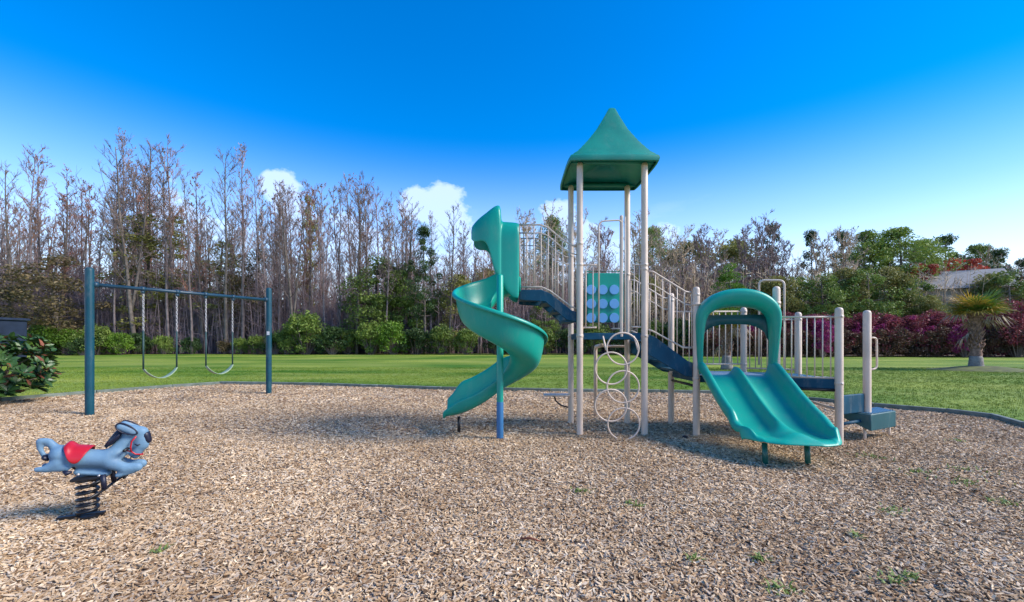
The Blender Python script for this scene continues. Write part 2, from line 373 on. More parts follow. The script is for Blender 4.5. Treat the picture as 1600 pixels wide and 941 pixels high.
# wood chips scattered over the mulch: countless -> one stuff object using geometry nodes
rng = np.random.default_rng(5)
chipcol = bpy.data.collections.new('chip_shapes')
def chip_mesh(seed):
    r = random.Random(seed); b = MB(); Lh = .5; rows = []
    bend = r.uniform(-.10, .14); tw = r.uniform(-.5, .5)
    for i, x in enumerate((-.5, 0, .5)):
        wd = .16*(1-.5*abs(x)*r.uniform(.5, 1.6)); th = .05; z = bend*(1-4*x*x)*.4; a = tw*x
        pts = [(-wd, -th), (wd, -th*r.uniform(.6, 1)), (wd, th), (-wd*r.uniform(.8, 1), th)]
        rows.append([(x+r.uniform(-.05, .05), p*math.cos(a)-q*math.sin(a), z+p*math.sin(a)+q*math.cos(a)) for p, q in pts])
    b.grid(rows, closed=True); b.f.append((0, 1, 2, 3)); b.f.append((8, 9, 10, 11))
    return b.mesh('chip', M['chip'], False)
for k in range(6):
    o = bpy.data.objects.new('chip', chip_mesh(k)); chipcol.objects.link(o)
def scatter_gn(name, pts, rots, scl, coll):
    me = bpy.data.meshes.new(name); me.from_pydata([tuple(p) for p in pts], [], [])
    a = me.attributes.new('rot', 'FLOAT_VECTOR', 'POINT'); a.data.foreach_set('vector', np.asarray(rots, dtype=np.float32).ravel())
    a = me.attributes.new('scl', 'FLOAT_VECTOR', 'POINT'); a.data.foreach_set('vector', np.asarray(scl, dtype=np.float32).ravel())
    o = link(name, me)
    ng = bpy.data.node_groups.new(name, 'GeometryNodeTree')
    ng.interface.new_socket('Geometry', in_out='INPUT', socket_type='NodeSocketGeometry'); ng.interface.new_socket('Geometry', in_out='OUTPUT', socket_type='NodeSocketGeometry')
    gi = ng.nodes.new('NodeGroupInput'); go = ng.nodes.new('NodeGroupOutput'); ip = ng.nodes.new('GeometryNodeInstanceOnPoints')
    ci = ng.nodes.new('GeometryNodeCollectionInfo'); ci.inputs['Collection'].default_value = coll; ci.inputs['Separate Children'].default_value = True; ci.inputs['Reset Children'].default_value = True
    ip.inputs['Pick Instance'].default_value = True
    na = ng.nodes.new('GeometryNodeInputNamedAttribute'); na.data_type = 'FLOAT_VECTOR'; na.inputs['Name'].default_value = 'rot'
    nb_ = ng.nodes.new('GeometryNodeInputNamedAttribute'); nb_.data_type = 'FLOAT_VECTOR'; nb_.inputs['Name'].default_value = 'scl'
    rv = ng.nodes.new('FunctionNodeRandomValue'); rv.data_type = 'INT'; rv.inputs[4].default_value = 0; rv.inputs[5].default_value = len(coll.objects)-1
    ng.links.new(gi.outputs[0], ip.inputs['Points']); ng.links.new(ci.outputs[0], ip.inputs['Instance']); ng.links.new(rv.outputs[2], ip.inputs['Instance Index'])
    ng.links.new(na.outputs[0], ip.inputs['Rotation']); ng.links.new(nb_.outputs[0], ip.inputs['Scale']); ng.links.new(ip.outputs[0], go.inputs[0])
    md = o.modifiers.new('scatter', 'NODES'); md.node_group = ng
    return o
pts, rots, scl = [], [], []
def chips(y0, y1, dens, s0, s1):
    area = 1.22*(y1*y1-y0*y0)+2.6*(y1-y0); n = int(area*dens)
    ys = np.sqrt(rng.uniform(y0*y0, y1*y1, n)); xs = rng.uniform(-1, 1, n)*(1.22*ys+1.3)
    for x, y in zip(xs, ys):
        if not inpoly(x, y):
            if rng.random() > .10 or not inpoly(x+(CEN.x-x)*.035, y+(CEN.y-y)*.035): continue
            pts.append((x, y, .0))
        else: pts.append((x, y, mz(x, y)+rng.uniform(.0, .013)))
        rots.append((rng.normal(0, .34), rng.normal(0, .30), rng.uniform(0, 6.283)))
        s = rng.uniform(s0, s1); scl.append((s, s*rng.uniform(.55, 1.25), s*rng.uniform(.7, 1.3)))
chips(1.7, 4.2, 3900, .018, .052); chips(4.2, 7.0, 2200, .024, .055); chips(7.0, 10.5, 850, .034, .068); chips(10.5, 15.2, 330, .05, .085)
o = scatter_gn('wood_chips', pts, rots, scl, chipcol); tag(o, 'tan and brown wood chips covering the playground ground', 'wood chips'); o['kind'] = 'stuff'

# grass tufts of the lawn near the bed
tuft = bpy.data.collections.new('tuft_shapes')
def tuft_mesh(seed, n=7, m='grass'):
    r = random.Random(seed); b = MB()
    for i in range(n):
        a = r.uniform(0, 6.28); x, y = r.gauss(0, .3), r.gauss(0, .3); h = r.uniform(.6, 1.1); l = r.uniform(.1, .6); w_ = .05
        dx, dy = math.cos(a), math.sin(a)
        b.face([(x-dy*w_, y+dx*w_, 0), (x+dy*w_, y-dx*w_, 0), (x+dx*l, y+dy*l, h)])
    return b.mesh('tuft', M[m], False, fix=False)
for k in range(5):
    o = bpy.data.objects.new('tuft', tuft_mesh(k)); tuft.objects.link(o)
gp, gr, gs = [], [], []
n = 60000; ys = np.sqrt(rng.uniform(6.5**2, 24**2, n)); xs = rng.uniform(-1, 1, n)*(1.25*ys+1)
for x, y in zip(xs, ys):
    if inpoly(x, y): continue
    gp.append((x, y, -.014)); gr.append((0, 0, rng.uniform(0, 6.28))); s = rng.uniform(.03, .065); gs.append((s*1.6, s*1.6, s))
for i in range(nb):       # ragged fringe along the edging
    a, b = BORDER[i], BORDER[(i+1) % nb]; L_ = (b-a).length; d = (b-a)/L_; nr = Vector((d.y, -d.x, 0))
    if (a+nr*.3-CEN).length < (a-CEN).length: nr = -nr
    if max(a.y, b.y) < 6: continue
    for k in range(int(L_*60)):
        q = a+d*rng.uniform(0, L_)+nr*abs(rng.normal(.07, .05)); gp.append((q.x, q.y, -.014)); gr.append((0, 0, rng.uniform(0, 6.28))); s = rng.uniform(.05, .10); gs.append((s, s, s))
o = scatter_gn('grass_tufts', gp, gr, gs, tuft); tag(o, 'short green grass blades of the lawn around the play area', 'grass'); o['kind'] = 'stuff'

# edging timbers
edge = thing('playground_edging', 'low grey green edging timbers between the wood chips and the lawn', 'edging')
for i in range(nb):
    a, b = BORDER[i], BORDER[(i+1) % nb]; L_ = (b-a).length; k = max(1, round(L_/1.8)); d = (b-a)/L_
    for j in range(k):
        c = a+d*(L_*(j+.5)/k); t = MB(); t.box((c.x, c.y, .045+rng.uniform(-.006, .006)), (L_/k-.012, .09, .115), math.atan2(d.y, d.x)+rng.uniform(-.008, .008))
        ob('timber', t, M['border'], edge, smooth=False, bevel=.012)

# forest floor beyond the lawn
mb = MB(); rows = []
for i in range(50):
    x = -95+i*4.0; y0 = (47 if x < 12 else 47-(x-12)*.33 if x < 40 else 37.8)+.5*math.sin(x*1.7)+.3*math.sin(x*4.1)
    rows.append([(x, y0, .004), (x, 130, .004)])
mb.grid(rows); o = ob('forest_floor', mb, M['litter']); o['kind'] = 'structure'

# ------------------------------------------------------------------ leaves and trees
def leaf_mb(pos, size, seed, out=None, flat=.0, asp=.5, fold=False):
    """quads (diamond leaves) at positions, random orientation"""
    r = np.random.default_rng(seed); n = len(pos); pos = np.asarray(pos, float)
    a = r.normal(size=(n, 3)); 
    if flat: a[:, 2] *= (1-flat)
    a /= np.linalg.norm(a, axis=1)[:, None]
    c = r.normal(size=(n, 3)); b = np.cross(a, c); b /= np.linalg.norm(b, axis=1)[:, None]
    s = (size if np.ndim(size) else size*r.uniform(.6, 1.35, n))[:, None] if np.ndim(size) else (size*r.uniform(.6, 1.35, n))[:, None]
    V = np.empty((n, 4, 3)); V[:, 0] = pos-a*s*.5; V[:, 1] = pos+b*s*asp*.5; V[:, 2] = pos+a*s*.5; V[:, 3] = pos-b*s*asp*.5
    m = MB(); m.v = V.reshape(-1, 3).tolist(); m.f = [(4*i, 4*i+1, 4*i+2, 4*i+3) for i in range(n)]
    return m
def quick_mesh(name, m, mt_):
    me = bpy.data.meshes.new(name); me.from_pydata(m.v, [], m.f); me.materials.append(mt_); return me

def clumps(r, n, shape, cr, per, squash=.75):
    """leaf positions: n clumps placed by shape(), per leaves each on fuzzy shells"""
    out = []
    for i in range(n):
        c = shape(); k = cr*r.uniform(.55, 1.3)
        q = np.random.default_rng(r.randint(0, 10**9)); d = q.normal(size=(per, 3)); d /= np.linalg.norm(d, axis=1)[:, None]
        rad = k*q.uniform(.35, 1.08, per)**.6
        d *= rad[:, None]; d[:, 2] *= squash; out.append(d+np.array(c))
    return np.concatenate(out)

def bare_tree(name, seed, H, tr, lean=.02, brs=26, twm='twig', bm='bark', start=.32, spread=.2, fork=False, buds=0, budm='budt', asc=(28, 55), tw=.014, sub=(6, 9), twn=(4, 7)):
    brs = int(brs*1.3); spread *= 1.2
    r = random.Random(seed); trunk = MB(); cr = MB(); tips = []
    lx, ly = r.gauss(0, lean), r.gauss(0, lean); ph = r.uniform(0, 6)
    def axis(t, k=1.): return Vector((lx*H*t+.12*math.sin(t*5+ph)*t*k+.05*math.sin(t*13+ph), ly*H*t+.12*math.cos(t*4+ph)*t*k, H*t))
    nseg = 12; pts = [axis(i/nseg) for i in range(nseg+1)]
    trunk.tube([p for p in pts], [tr*(1.25 if i == 0 else 1)*(1-.90*(i/nseg)**.9)+.012 for i in range(nseg+1)], 6)
    stems = [(axis, H)]
    if fork:
        f0 = r.uniform(.18, .4); a = r.uniform(0, 6.28)
        ax2 = lambda t: axis(f0)+Vector((math.cos(a)*H*.10*t**.8, math.sin(a)*H*.10*t**.8, (H*.95-f0*H)*t))
        trunk.tube([ax2(i/8) for i in range(9)], [tr*.7*(1-.9*i/8)+.012 for i in range(9)], 5); stems.append((ax2, H*.7))
    for si, (ax, hh) in enumerate(stems):
        for i in range(brs if si == 0 else brs//2):
            t = start+(1-start)*((i+r.random())/(brs if si == 0 else brs//2)) if si == 0 else .15+.85*r.random()
            t = min(t, .985); p = ax(t); az = i*2.4+r.uniform(-.6, .6); el = R(90-r.uniform(*asc))
            Ln = H*spread*(1-.62*((t-start)/(1-start) if si == 0 else t))*r.uniform(.55, 1.15)
            d = Vector((math.cos(az)*math.cos(el), math.sin(az)*math.cos(el), math.sin(el)))
            bp = [p]; dd = d.copy()
            for k in range(4):
                dd = (dd+Vector((r.gauss(0, .13), r.gauss(0, .13), r.uniform(0, .2)))).normalized(); bp.append(bp[-1]+dd*Ln/4)
            br = max(.014, tr*.30*(1-t*.6)); cr.tube(bp, [br*(1-.78*k/4) for k in range(5)], 4, caps=False)
            for j in range(r.randint(*sub)):
                u = .2+.8*r.random(); k = min(3, int(u*4)); q = bp[k].lerp(bp[k+1], u*4-k)
                d2 = (dd*.7+Vector((r.gauss(0, .55), r.gauss(0, .55), r.uniform(0, .7)))).normalized(); l2 = Ln*.42*r.uniform(.5, 1.1)*(1.15-u*.5)
                q2 = q+d2*l2*.5; q3 = q2+(d2+Vector((r.gauss(0, .25), r.gauss(0, .25), .25))).normalized()*l2*.5
                cr.tube([q, q2, q3], [tw*1.3, tw, tw*.5], 3, caps=False)
                for m_ in range(r.randint(*twn)):
                    s0 = (q.lerp(q2, r.random()) if r.random() < .4 else q2.lerp(q3, r.random()))
                    d3 = (d2+Vector((r.gauss(0, .55), r.gauss(0, .55), r.uniform(-.1, .7)))).normalized(); s1 = s0+d3*l2*r.uniform(.25, .6)
                    cr.tube([s0, s1], [tw*.8, tw*.35], 3, caps=False); tips.append(s1); tips.append(s0.lerp(s1, .6))
    T = thing(name, '', 'tree')
    link('trunk', trunk.mesh('trunk', M[bm]), T); link('crown', quick_mesh('crown', cr, M[twm]), T)['kind'] = 'stuff'
    if buds:
        k = r.sample(tips, int(len(tips)*min(1, buds))); q = leaf_mb([tuple(x) for x in k], .12, seed, asp=.7)
        link('buds', quick_mesh('buds', q, M[budm]), T)['kind'] = 'stuff'
    return T

def leafy_tree(name, seed, H, tr, lm, shape='round', rad=2.5, base=.25, n=60, cr=.75, per=110, ls=.28, asp=.45, bm='bark', squash=.7, needle=False):
    r = random.Random(seed); trunk = MB(); limb = MB()
    ph = r.uniform(0, 6)
    ax = lambda t: Vector((.25*math.sin(t*4+ph)*t, .25*math.cos(t*3+ph)*t, H*t))
    trunk.tube([ax(i/10) for i in range(11)], [tr*(1-.85*i/10)+.015 for i in range(11)], 7)
    cs = []
    def sh():
        while True:
            t = base+(1-base)*r.random(); u = (t-base)/(1-base)
            if shape == 'cone': w_ = rad*(1-u)**.85*(.85+.3*r.random())
            elif shape == 'pine': w_ = rad*(math.sin(PI*min(1, u*.82+.16))**.8)
            else: w_ = rad*math.sqrt(max(0, 1-(2*u-1)**2))
            a = r.uniform(0, 6.28); q = w_*math.sqrt(r.random())
            if r.random() < .25 or q > w_*.45: break
        c = ax(t)+Vector((math.cos(a)*q, math.sin(a)*q, 0)); cs.append(c); return c
    P_ = clumps(r, n, sh, cr, per, squash)
    for c in cs:
        t = max(base*.7, min(.96, (c.z-.35*math.hypot(c.x, c.y))/H)); p = ax(t); m_ = p.lerp(c, .5)+Vector((0, 0, -.1*(c-p).length))
        limb.tube([p, m_, c], [tr*.24*(1-t*.6)+.01, tr*.13+.008, .008], 4, caps=False)
    T = thing(name, '', 'tree')
    link('trunk', trunk.mesh('trunk', M[bm]), T); link('limbs', quick_mesh('limbs', limb, M['twig']), T)['kind'] = 'stuff'
    link('crown', quick_mesh('crown', leaf_mb(P_, ls, seed, asp=asp), M[lm]), T)['kind'] = 'stuff'
    return T
def bush(name, seed, H, rad, lm, n=26, cr=.45, per=130, ls=.16, asp=.5, sy=1., cat='shrub'):
    r = random.Random(seed); st = MB()
    def sh():
        a = r.uniform(0, 6.28); u = r.random()**.6; q = rad*.85*math.sqrt(r.random())*math.sqrt(max(.05, 1-(u*.95)**2.2)); c = Vector((math.cos(a)*q, math.sin(a)*q*sy, cr*.5+(H-cr)*u))
        st.tube([(c.x*.2, c.y*.2, 0), (c.x*.6, c.y*.6, c.z*.5), c], [.035, .02, .008], 4, caps=False); return c
    P_ = clumps(r, n, sh, cr, per, .8); P_[:, 2] = np.maximum(P_[:, 2], .03)
    T = thing(name, '', cat)
    link('stems', quick_mesh('stems', st, M['twig']), T)['kind'] = 'stuff'; link('foliage', quick_mesh('foliage', leaf_mb(P_, ls, seed, asp=asp), M[lm]), T)['kind'] = 'stuff'
    return T
def put(T, used, x, y, s=1., rz=None, label='', group=None, sz=None, z=0):
    rz = rz if rz is not None else random.uniform(0, 6.28); sc_ = (s, s, sz if sz else s)
    if id(T) in used: o = dup(T, (x, y, z), rz, sc_, label, group)
    else:
        used.add(id(T)); o = T; T.location = (x, y, z); T.rotation_euler.z = rz; T.scale = sc_; T['label'] = label
        if group: T['group'] = group
    return o
random.seed(11); used = set()
ORD = 'first second third fourth fifth sixth seventh eighth ninth tenth eleventh twelfth thirteenth fourteenth'.split()
BT = [bare_tree('bare_tree', 21, 20, .19, brs=26),
      bare_tree('bare_tree', 22, 19, .15, brs=22, twm='twigp', bm='barkp', start=.42, spread=.15, asc=(18, 40), buds=.25),
      bare_tree('bare_tree', 23, 21, .23, lean=.035, fork=True, brs=20, twm='twig', spread=.24, asc=(35, 75)),
      bare_tree('bare_tree', 24, 18, .12, brs=24, twm='twigp', bm='barkp', start=.3, spread=.13, asc=(20, 45), buds=.4),
      bare_tree('bare_tree', 25, 20, .16, brs=20, twm='twigo', start=.5, spread=.17, bm='barkp', asc=(25, 60)),
      bare_tree('bare_tree', 26, 18, .14, lean=.06, twm='twigo', brs=24, start=.25, spread=.15, asc=(30, 65), buds=.3, budm='bud'),
      bare_tree('bare_tree', 27, 20, .13, lean=.03, brs=18, start=.55, spread=.12, asc=(15, 40), bm='barkp')]
# front row of the wood: pixel column, depth, top row
front = [(22, 46, 262, 0), (45, 47, 236, 4), (62, 49, 250, 1), (92, 46, 262, 5), (112, 50, 300, 2), (150, 47, 296, 6), (178, 46, 280, 3), (192, 48, 215, 1), (212, 46, 226, 2), (228, 50, 230, 0),
         (262, 47, 236, 3), (276, 49, 230, 4), (300, 46, 275, 6), (318, 48, 270, 5), (352, 47, 244, 0), (378, 47, 232, 1), (402, 49, 270, 4), (418, 46, 300, 3), (436, 48, 282, 6), (462, 46, 300, 2),
         (482, 49, 292, 5), (508, 47, 290, 3), (532, 48, 296, 1), (558, 46, 292, 0), (580, 48, 282, 4), (602, 46, 318, 3), (628, 48, 315, 2), (650, 47, 345, 6), (674, 48, 338, 1), (702, 47, 322, 0), (722, 49, 345, 3), (750, 47, 362, 4), (785, 49, 372, 1)]
for i, (px, Y, py, k) in enumerate(front):
    h = P(px, py, Y).z; b0 = (20, 19, 21, 18, 20, 18, 20)[k]
    lab = 'tall leafless tree in the front row of the wood'; g_ = 'leafless trees along the front of the wood'
    if True:
        lm = [(-1, 'the left edge of the picture'), (140, 'the near swing post'), (222, 'the first swing chain'), (277, 'the second swing chain'), (321, 'the third swing chain'), (364, 'the fourth swing chain'), (420, 'the far swing post'), (500, 'the tall green shrub'), (664, 'the slim cedar'), (750, 'the spiral slide')]
        l_ = [q for q in lm if q[0] < px][-1]; n_ = sum(1 for f in front if l_[0] < f[0] <= px)
        lab = '%s tall leafless front row tree to the right of %s' % (('first', 'second', 'third', 'fourth', 'fifth', 'sixth', 'seventh', 'eighth')[n_-1], l_[1])
    if px == 192: lab, g_ = 'tallest leafless tree with pale top standing above the left wood', None
    put(BT[k], used, (px-CX)/F*Y, Y, h/b0*.98, None, lab, g_, )
# deeper rows
gb = 'leafless trees deeper inside the wood'
for i in range(112):
    Y = random.uniform(50, 70); px = random.uniform(-60, 800); k = random.randrange(7)
    top = 296+30*math.sin(px*.018+1)+max(0, (px-450)*.16)+random.uniform(-12, 50)
    h = P(px, top, Y).z; b0 = (20, 19, 21, 18, 20, 18, 20)[k]
    o = put(BT[k], used, (px-CX)/F*Y, Y, h/b0, None, 'grey leafless tree deeper in the wood behind the front row', gb)
    tl = .16 if i % 9 == 0 else .045; o.rotation_euler.y = random.uniform(-tl, tl); o.rotation_euler.x = random.uniform(-.04, .04)
# middle and right woods: mauve and tan bare trees
RT = [bare_tree('bare_tree', 31, 13, .16, brs=30, twm='twigt', start=.2, spread=.30, asc=(30, 70), buds=.35, fork=True, tw=.016),
      bare_tree('bare_tree', 32, 13, .15, brs=30, twm='twigp', bm='barkp', start=.25, spread=.26, asc=(25, 60), buds=.5, fork=True, tw=.016),
      bare_tree('bare_tree', 33, 13, .14, brs=30, twm='twigt', start=.2, spread=.26, asc=(25, 60), buds=.3, tw=.016)]
nr_ = 0
for (px, Y, py, k, lab) in ((820, 52, 350, 0, 'tan leafless tree just right of the spiral slide'), (858, 55, 338, 2, 'tan leafless tree behind the upper stair railing'), (905, 54, 352, 0, None), (940, 58, 362, 1, None), (1000, 52, 352, 0, None),
        (1035, 54, 366, 2, None), (1068, 50, 372, 0, None), (1095, 52, 368, 1, None), (1130, 53, 372, 2, None), (1165, 52, 368, 1, None), (1196, 50, 352, 1, 'tall pinkish grey tree just left of the open gap in the right wood'), (1222, 54, 384, 1, None),
        (1250, 52, 412, 2, None), (1290, 50, 378, 0, 'wide tan leafless tree left of the big green pines'), (1318, 52, 374, 0, None), (1345, 56, 380, 2, None), (1540, 58, 398, 2, None), (1590, 50, 420, 1, 'pale bare tree at the right edge of the picture')):
    h = P(px, py, Y).z
    if not lab: nr_ += 1
    put(RT[k], used, (px-CX)/F*Y, Y, h/13, None, lab or '%s bushy leafless tree from the left in the wood right of the tower' % ORD[nr_-1], None if lab else 'leafless trees behind the play tower')
# green trees
PN = leafy_tree('pine_tree', 41, 15, .22, 'pinel', 'pine', 3.4, .30, 80, 1.05, 190, .32, .30)
PN2 = leafy_tree('pine_tree', 42, 14, .2, 'leafd', 'pine', 2.4, .3, 44, .8, 150, .30, .3)
RO = leafy_tree('broadleaf_tree', 43, 11, .2, 'leafo', 'round', 3.2, .1, 90, .95, 150, .27, .5)
RO2 = leafy_tree('broadleaf_tree', 44, 10, .2, 'leafm', 'round', 3.0, .08, 90, .9, 150, .25, .5)
CE = leafy_tree('cedar_tree', 45, 9, .16, 'leafb', 'cone', 2.1, .05, 80, .6, 120, .2, .35)
BR = leafy_tree('brown_leaf_tree', 46, 9, .16, 'leafc', 'round', 2.6, .2, 50, .8, 120, .2, .5)
VI = leafy_tree('ivy_clad_tree', 47, 14, .16, 'leafo', 'pine', 1.2, .1, 34, .6, 110, .2, .5)
RM = leafy_tree('red_maple', 48, 9, .14, 'redleaf', 'round', 1.9, .4, 34, .6, 130, .2, .6)
HT = {'PN': (PN, 15.6), 'PN2': (PN2, 14.5), 'RO': (RO, 11.3), 'RO2': (RO2, 10.3), 'CE': (CE, 9.2), 'BR': (BR, 9.3), 'VI': (VI, 14.3), 'RM': (RM, 9.3)}
def pt(k, px, Y, py, lab, g_=None, sw=1.):
    T, b0 = HT[k]; h = P(px, py, Y).z/b0; o = put(T, used, (px-CX)/F*Y, Y, h*sw, None, lab, g_, sz=h); return o
pt('VI', 225, 48, 330, 'olive ivy clad trunk left of the middle of the swing set wood', sw=1.9); pt('VI', 270, 50, 335, 'second ivy clad trunk right beside the first ivy clad one', sw=1.6)
pt('VI', 345, 50, 375, 'ivy clad tree above the right half of the swing bar', sw=2.0)
pt('VI', 482, 52, 300, 'slim dark evergreen among bare trunks right of the far swing post', sw=.55)
pt('BR', 90, 44.5, 400, 'brown and olive leaning tree behind the near swing post', sw=1.5)
pt('BR', 20, 46, 425, 'dull brown leafy tree at the left edge above the dark container', sw=1.3); pt('BR', 400, 50, 395, 'dull brown leafy tree behind the far swing post')
pt('RO2', 590, 48, 405, 'green leafy tree left of the slim cedar', sw=1.1); pt('RO2', 640, 49, 415, 'green leafy tree just under the slim cedar')
pt('PN2', 664, 47, 352, 'slim dark cedar rising behind the left of the spiral slide', sw=.8); pt('RO', 720, 49, 430, 'olive tree directly behind the spiral slide', sw=1.1)
pt('RO', 760, 52, 420, 'olive tree right of the spiral slide pole'); pt('RO2', 850, 48, 470, 'green tree under the upper stairs')
pt('PN', 862, 62, 335, 'pine with rounded top behind the upper stair railing', sw=.7)
pt('PN', 1020, 62, 352, 'round topped pine just right of the play tower', sw=.8)
pt('RO', 930, 50, 440, 'olive tree seen through the play tower'); pt('RO', 1000, 50, 430, 'olive tree right of the play tower posts')
pt('RO', 1075, 58, 378, 'olive brown tree left of the bright green cedar', sw=.9); pt('RO', 1150, 60, 375, 'olive brown tree behind the bright green cedar')
pt('CE', 1135, 43, 408, 'bright green conical cedar behind the slide hood', sw=1.35)
pt('PN2', 1200, 57, 350, 'dark thin pine topping the pinkish tree', sw=.7); pt('PN2', 1268, 58, 360, 'thin dark pine standing alone in the sky gap', sw=.7)
pt('PN2', 1312, 60, 362, 'dark pine top behind the wide tan tree', sw=.8)
pt('PN', 1352, 56, 358, 'left one of the big green pines', sw=1.1); pt('PN', 1405, 55, 352, 'tallest and brightest of the big green pines', sw=1.3); pt('PN', 1442, 58, 372, 'right one of the big green pines', sw=1.1)
pt('PN2', 1482, 62, 366, 'loose dark pine right of the big green pines', sw=1.1); pt('PN', 1525, 64, 380, 'wide green pine behind the red maples', sw=1.1); pt('PN2', 1560, 60, 388, 'small dark pine near the right edge', sw=1.)
pt('PN2', 1592, 50, 405, 'dark pine at the right edge of the picture', sw=.9)
pt('RM', 1440, 51, 402, 'red leaved maple above the left end of the grey roof', sw=1.); pt('RM', 1500, 52, 394, 'red leaved maple above the middle of the grey roof', sw=1.2)
gm = 'green and olive trees rising behind the purple hedge'
for ig, (px, Y, py, k) in enumerate(((1180, 48, 440, 'RO2'), (1215, 46, 432, 'RO'), (1250, 47, 436, 'RO2'), (1285, 45, 430, 'RO2'), (1320, 47, 420, 'RO'), (1355, 45, 424, 'RO2'), (1390, 47, 418, 'RO'), (1425, 46, 436, 'RO2'), (1455, 44, 462, 'RO'), (1575, 45, 425, 'RO2'), (1552, 47, 428, 'RO'), (1610, 46, 440, 'RO'))):
    pt(k, px, Y, py, 'rounded green tree at %d percent of the picture width above the hedge' % round(px/16) if False else '%s rounded green tree from the left rising above the purple hedge' % ORD[ig], gm)
# understory of the wood: countless stems and twigs
def thicket(name, x0, x1, y0, y1, n, h0, h1, m_, seed, tw=.02, bott=0):
    r = random.Random(seed); b = MB()
    for i in range(n):
        x = r.uniform(x0, x1); y = r.uniform(y0, y1); h = r.uniform(h0, h1); q = Vector((x, y, 0)); lx, ly = r.gauss(0, .09), r.gauss(0, .09)
        t = q+Vector((lx*h, ly*h, h)); mid = q.lerp(t, .5)+Vector((r.gauss(0, .15), 0, 0)); rr = r.uniform(.02, .055)
        b.tube([q, mid, t], [rr, rr*.7, .01], 3, caps=False)
        for j in range(r.randint(6, 10)):
            u = r.uniform(.12, 1); s = q.lerp(t, u); a = r.uniform(0, 6.28); l_ = r.uniform(.4, 1.5)
            e = s+Vector((math.cos(a)*l_*.7, math.sin(a)*l_*.7, l_*r.uniform(.1, .9))); b.tube([s, e], [tw, tw*.4], 3, caps=False)
            e2 = s.lerp(e, .5)+Vector((r.gauss(0, .35), r.gauss(0, .35), r.uniform(.1, .6))); b.tube([s.lerp(e, .5), e2], [tw*.8, tw*.3], 3, caps=False)
    return link(name, quick_mesh(name, b, M[m_]))
o = thicket('thicket', -62, 26, 47.5, 57, 4200, 3, 11, 'twigp', 3, .024); tag(o, 'tangle of grey and mauve saplings and brush at the foot of the wood', 'undergrowth'); o['kind'] = 'stuff'
o = thicket('thicket', -86, 36, 56, 74, 4600, 5, 13.0, 'brush', 4, .034); tag(o, 'dark mass of thin stems deep inside the wood', 'undergrowth'); o['kind'] = 'stuff'
o = thicket('thicket', 12, 76, 46, 66, 3000, 4, 9.5, 'twigt', 5, .034); tag(o, 'tan brush between the trees behind the purple hedge', 'undergrowth'); o['kind'] = 'stuff'
r_ = random.Random(9)
def farleaf():
    x = r_.uniform(-95, 95); return Vector((x, r_.uniform(74, 84), r_.uniform(0, 9.5)*(.8+.3*math.sin(x*.2))))
P_ = clumps(r_, 900, farleaf, 1.5, 70, .9)
o = link('far_wood', quick_mesh('far_wood', leaf_mb(P_, .42, 8), M['leafd'])); tag(o, 'far dark mass of the wood behind all other trees', 'wood'); o['kind'] = 'stuff'

# shrubs along the wood edge
BB = bush('shrub', 51, 2.6, 1.6, 'leafb', 34, .5, 130, .16); BM = bush('shrub', 52, 2.4, 1.5, 'leafm', 34, .5, 120, .17); BD = bush('shrub', 53, 2.2, 1.6, 'leafd', 30, .5, 120, .18); BC = bush('shrub', 54, 1.6, 1.2, 'leafc', 22, .4, 90, .14)
for (px, Y, s, T, lab) in ((70, 43, 1.15, BB, 'bright green shrub just right of the dark container'), (108, 44, 1.0, BB, 'bright green rounded shrub left of the near swing post'), (150, 43.5, 1.2, BM, 'green shrub behind the near swing post'),
        (160, 45, .9, BB, 'bright green shrub just right of the near swing post'), (188, 44, .85, BB, 'low bright green shrub left of the first swing'), (130, 42.5, .8, BD, 'low dark shrub at the foot of the near swing post'),
        (255, 46, .8, BM, 'low green shrub behind the first swing seat'), (352, 46, .9, BC, 'brown and yellow shrub behind the second swing seat'), (375, 46, .7, BM, 'small green shrub behind the right chain of the second swing'), (400, 46, .8, BM, 'small green shrub just left of the far swing post'),
        (448, 45, 1.05, BM, 'green shrub just right of the far swing post'), (478, 45, 1.75, BM, 'tall green shrub right of the far swing post'), (520, 45, 1.3, BD, 'dark green shrub beside the tall green one'), (545, 46, 1.1, BM, 'mid green shrub between dark shrub and leafy bank'),
        (580, 45, 1.35, BM, 'green shrub at the left of the leafy bank'), (615, 45, 1.3, BB, 'bright green shrub in the middle of the leafy bank'), (650, 45, 1.2, BD, 'dark green shrub under the slim cedar'), (690, 45, 1.2, BM, 'green shrub left of the spiral slide exit'),
        (730, 45, 1.1, BM, 'green shrub behind the spiral slide chute'), (775, 45, 1.1, BD, 'dark shrub behind the spiral slide pole'), (815, 45, 1.1, BM, 'green shrub just right of the spiral slide'), (850, 45, 1.1, BM, 'green shrub under the upper stairs'),
        (890, 45, 1.2, BD, 'dark shrub behind the left tower posts'), (930, 45, 1.3, BM, 'green shrub seen between the tower posts'), (975, 45, 1.2, BD, 'dark shrub behind the right tower posts'), (1020, 44, 1.4, BM, 'green shrub just right of the tower'), (1060, 43, 1.6, BD, 'dark shrub left of the cedar'), (1095, 42, 1.5, BM, 'green shrub at the left end of the purple hedge'),
        (30, 45, 1.2, BD, 'dark shrub behind the dark container'), (215, 46, 1.0, BD, 'dark shrub right of the near swing post'), (300, 46.5, .8, BD, 'dark low shrub between the two swings'), (430, 46, 1.0, BD, 'dark shrub directly behind the far swing post')):
    put(T, used, (px-CX)/F*Y, Y, s, None, lab)

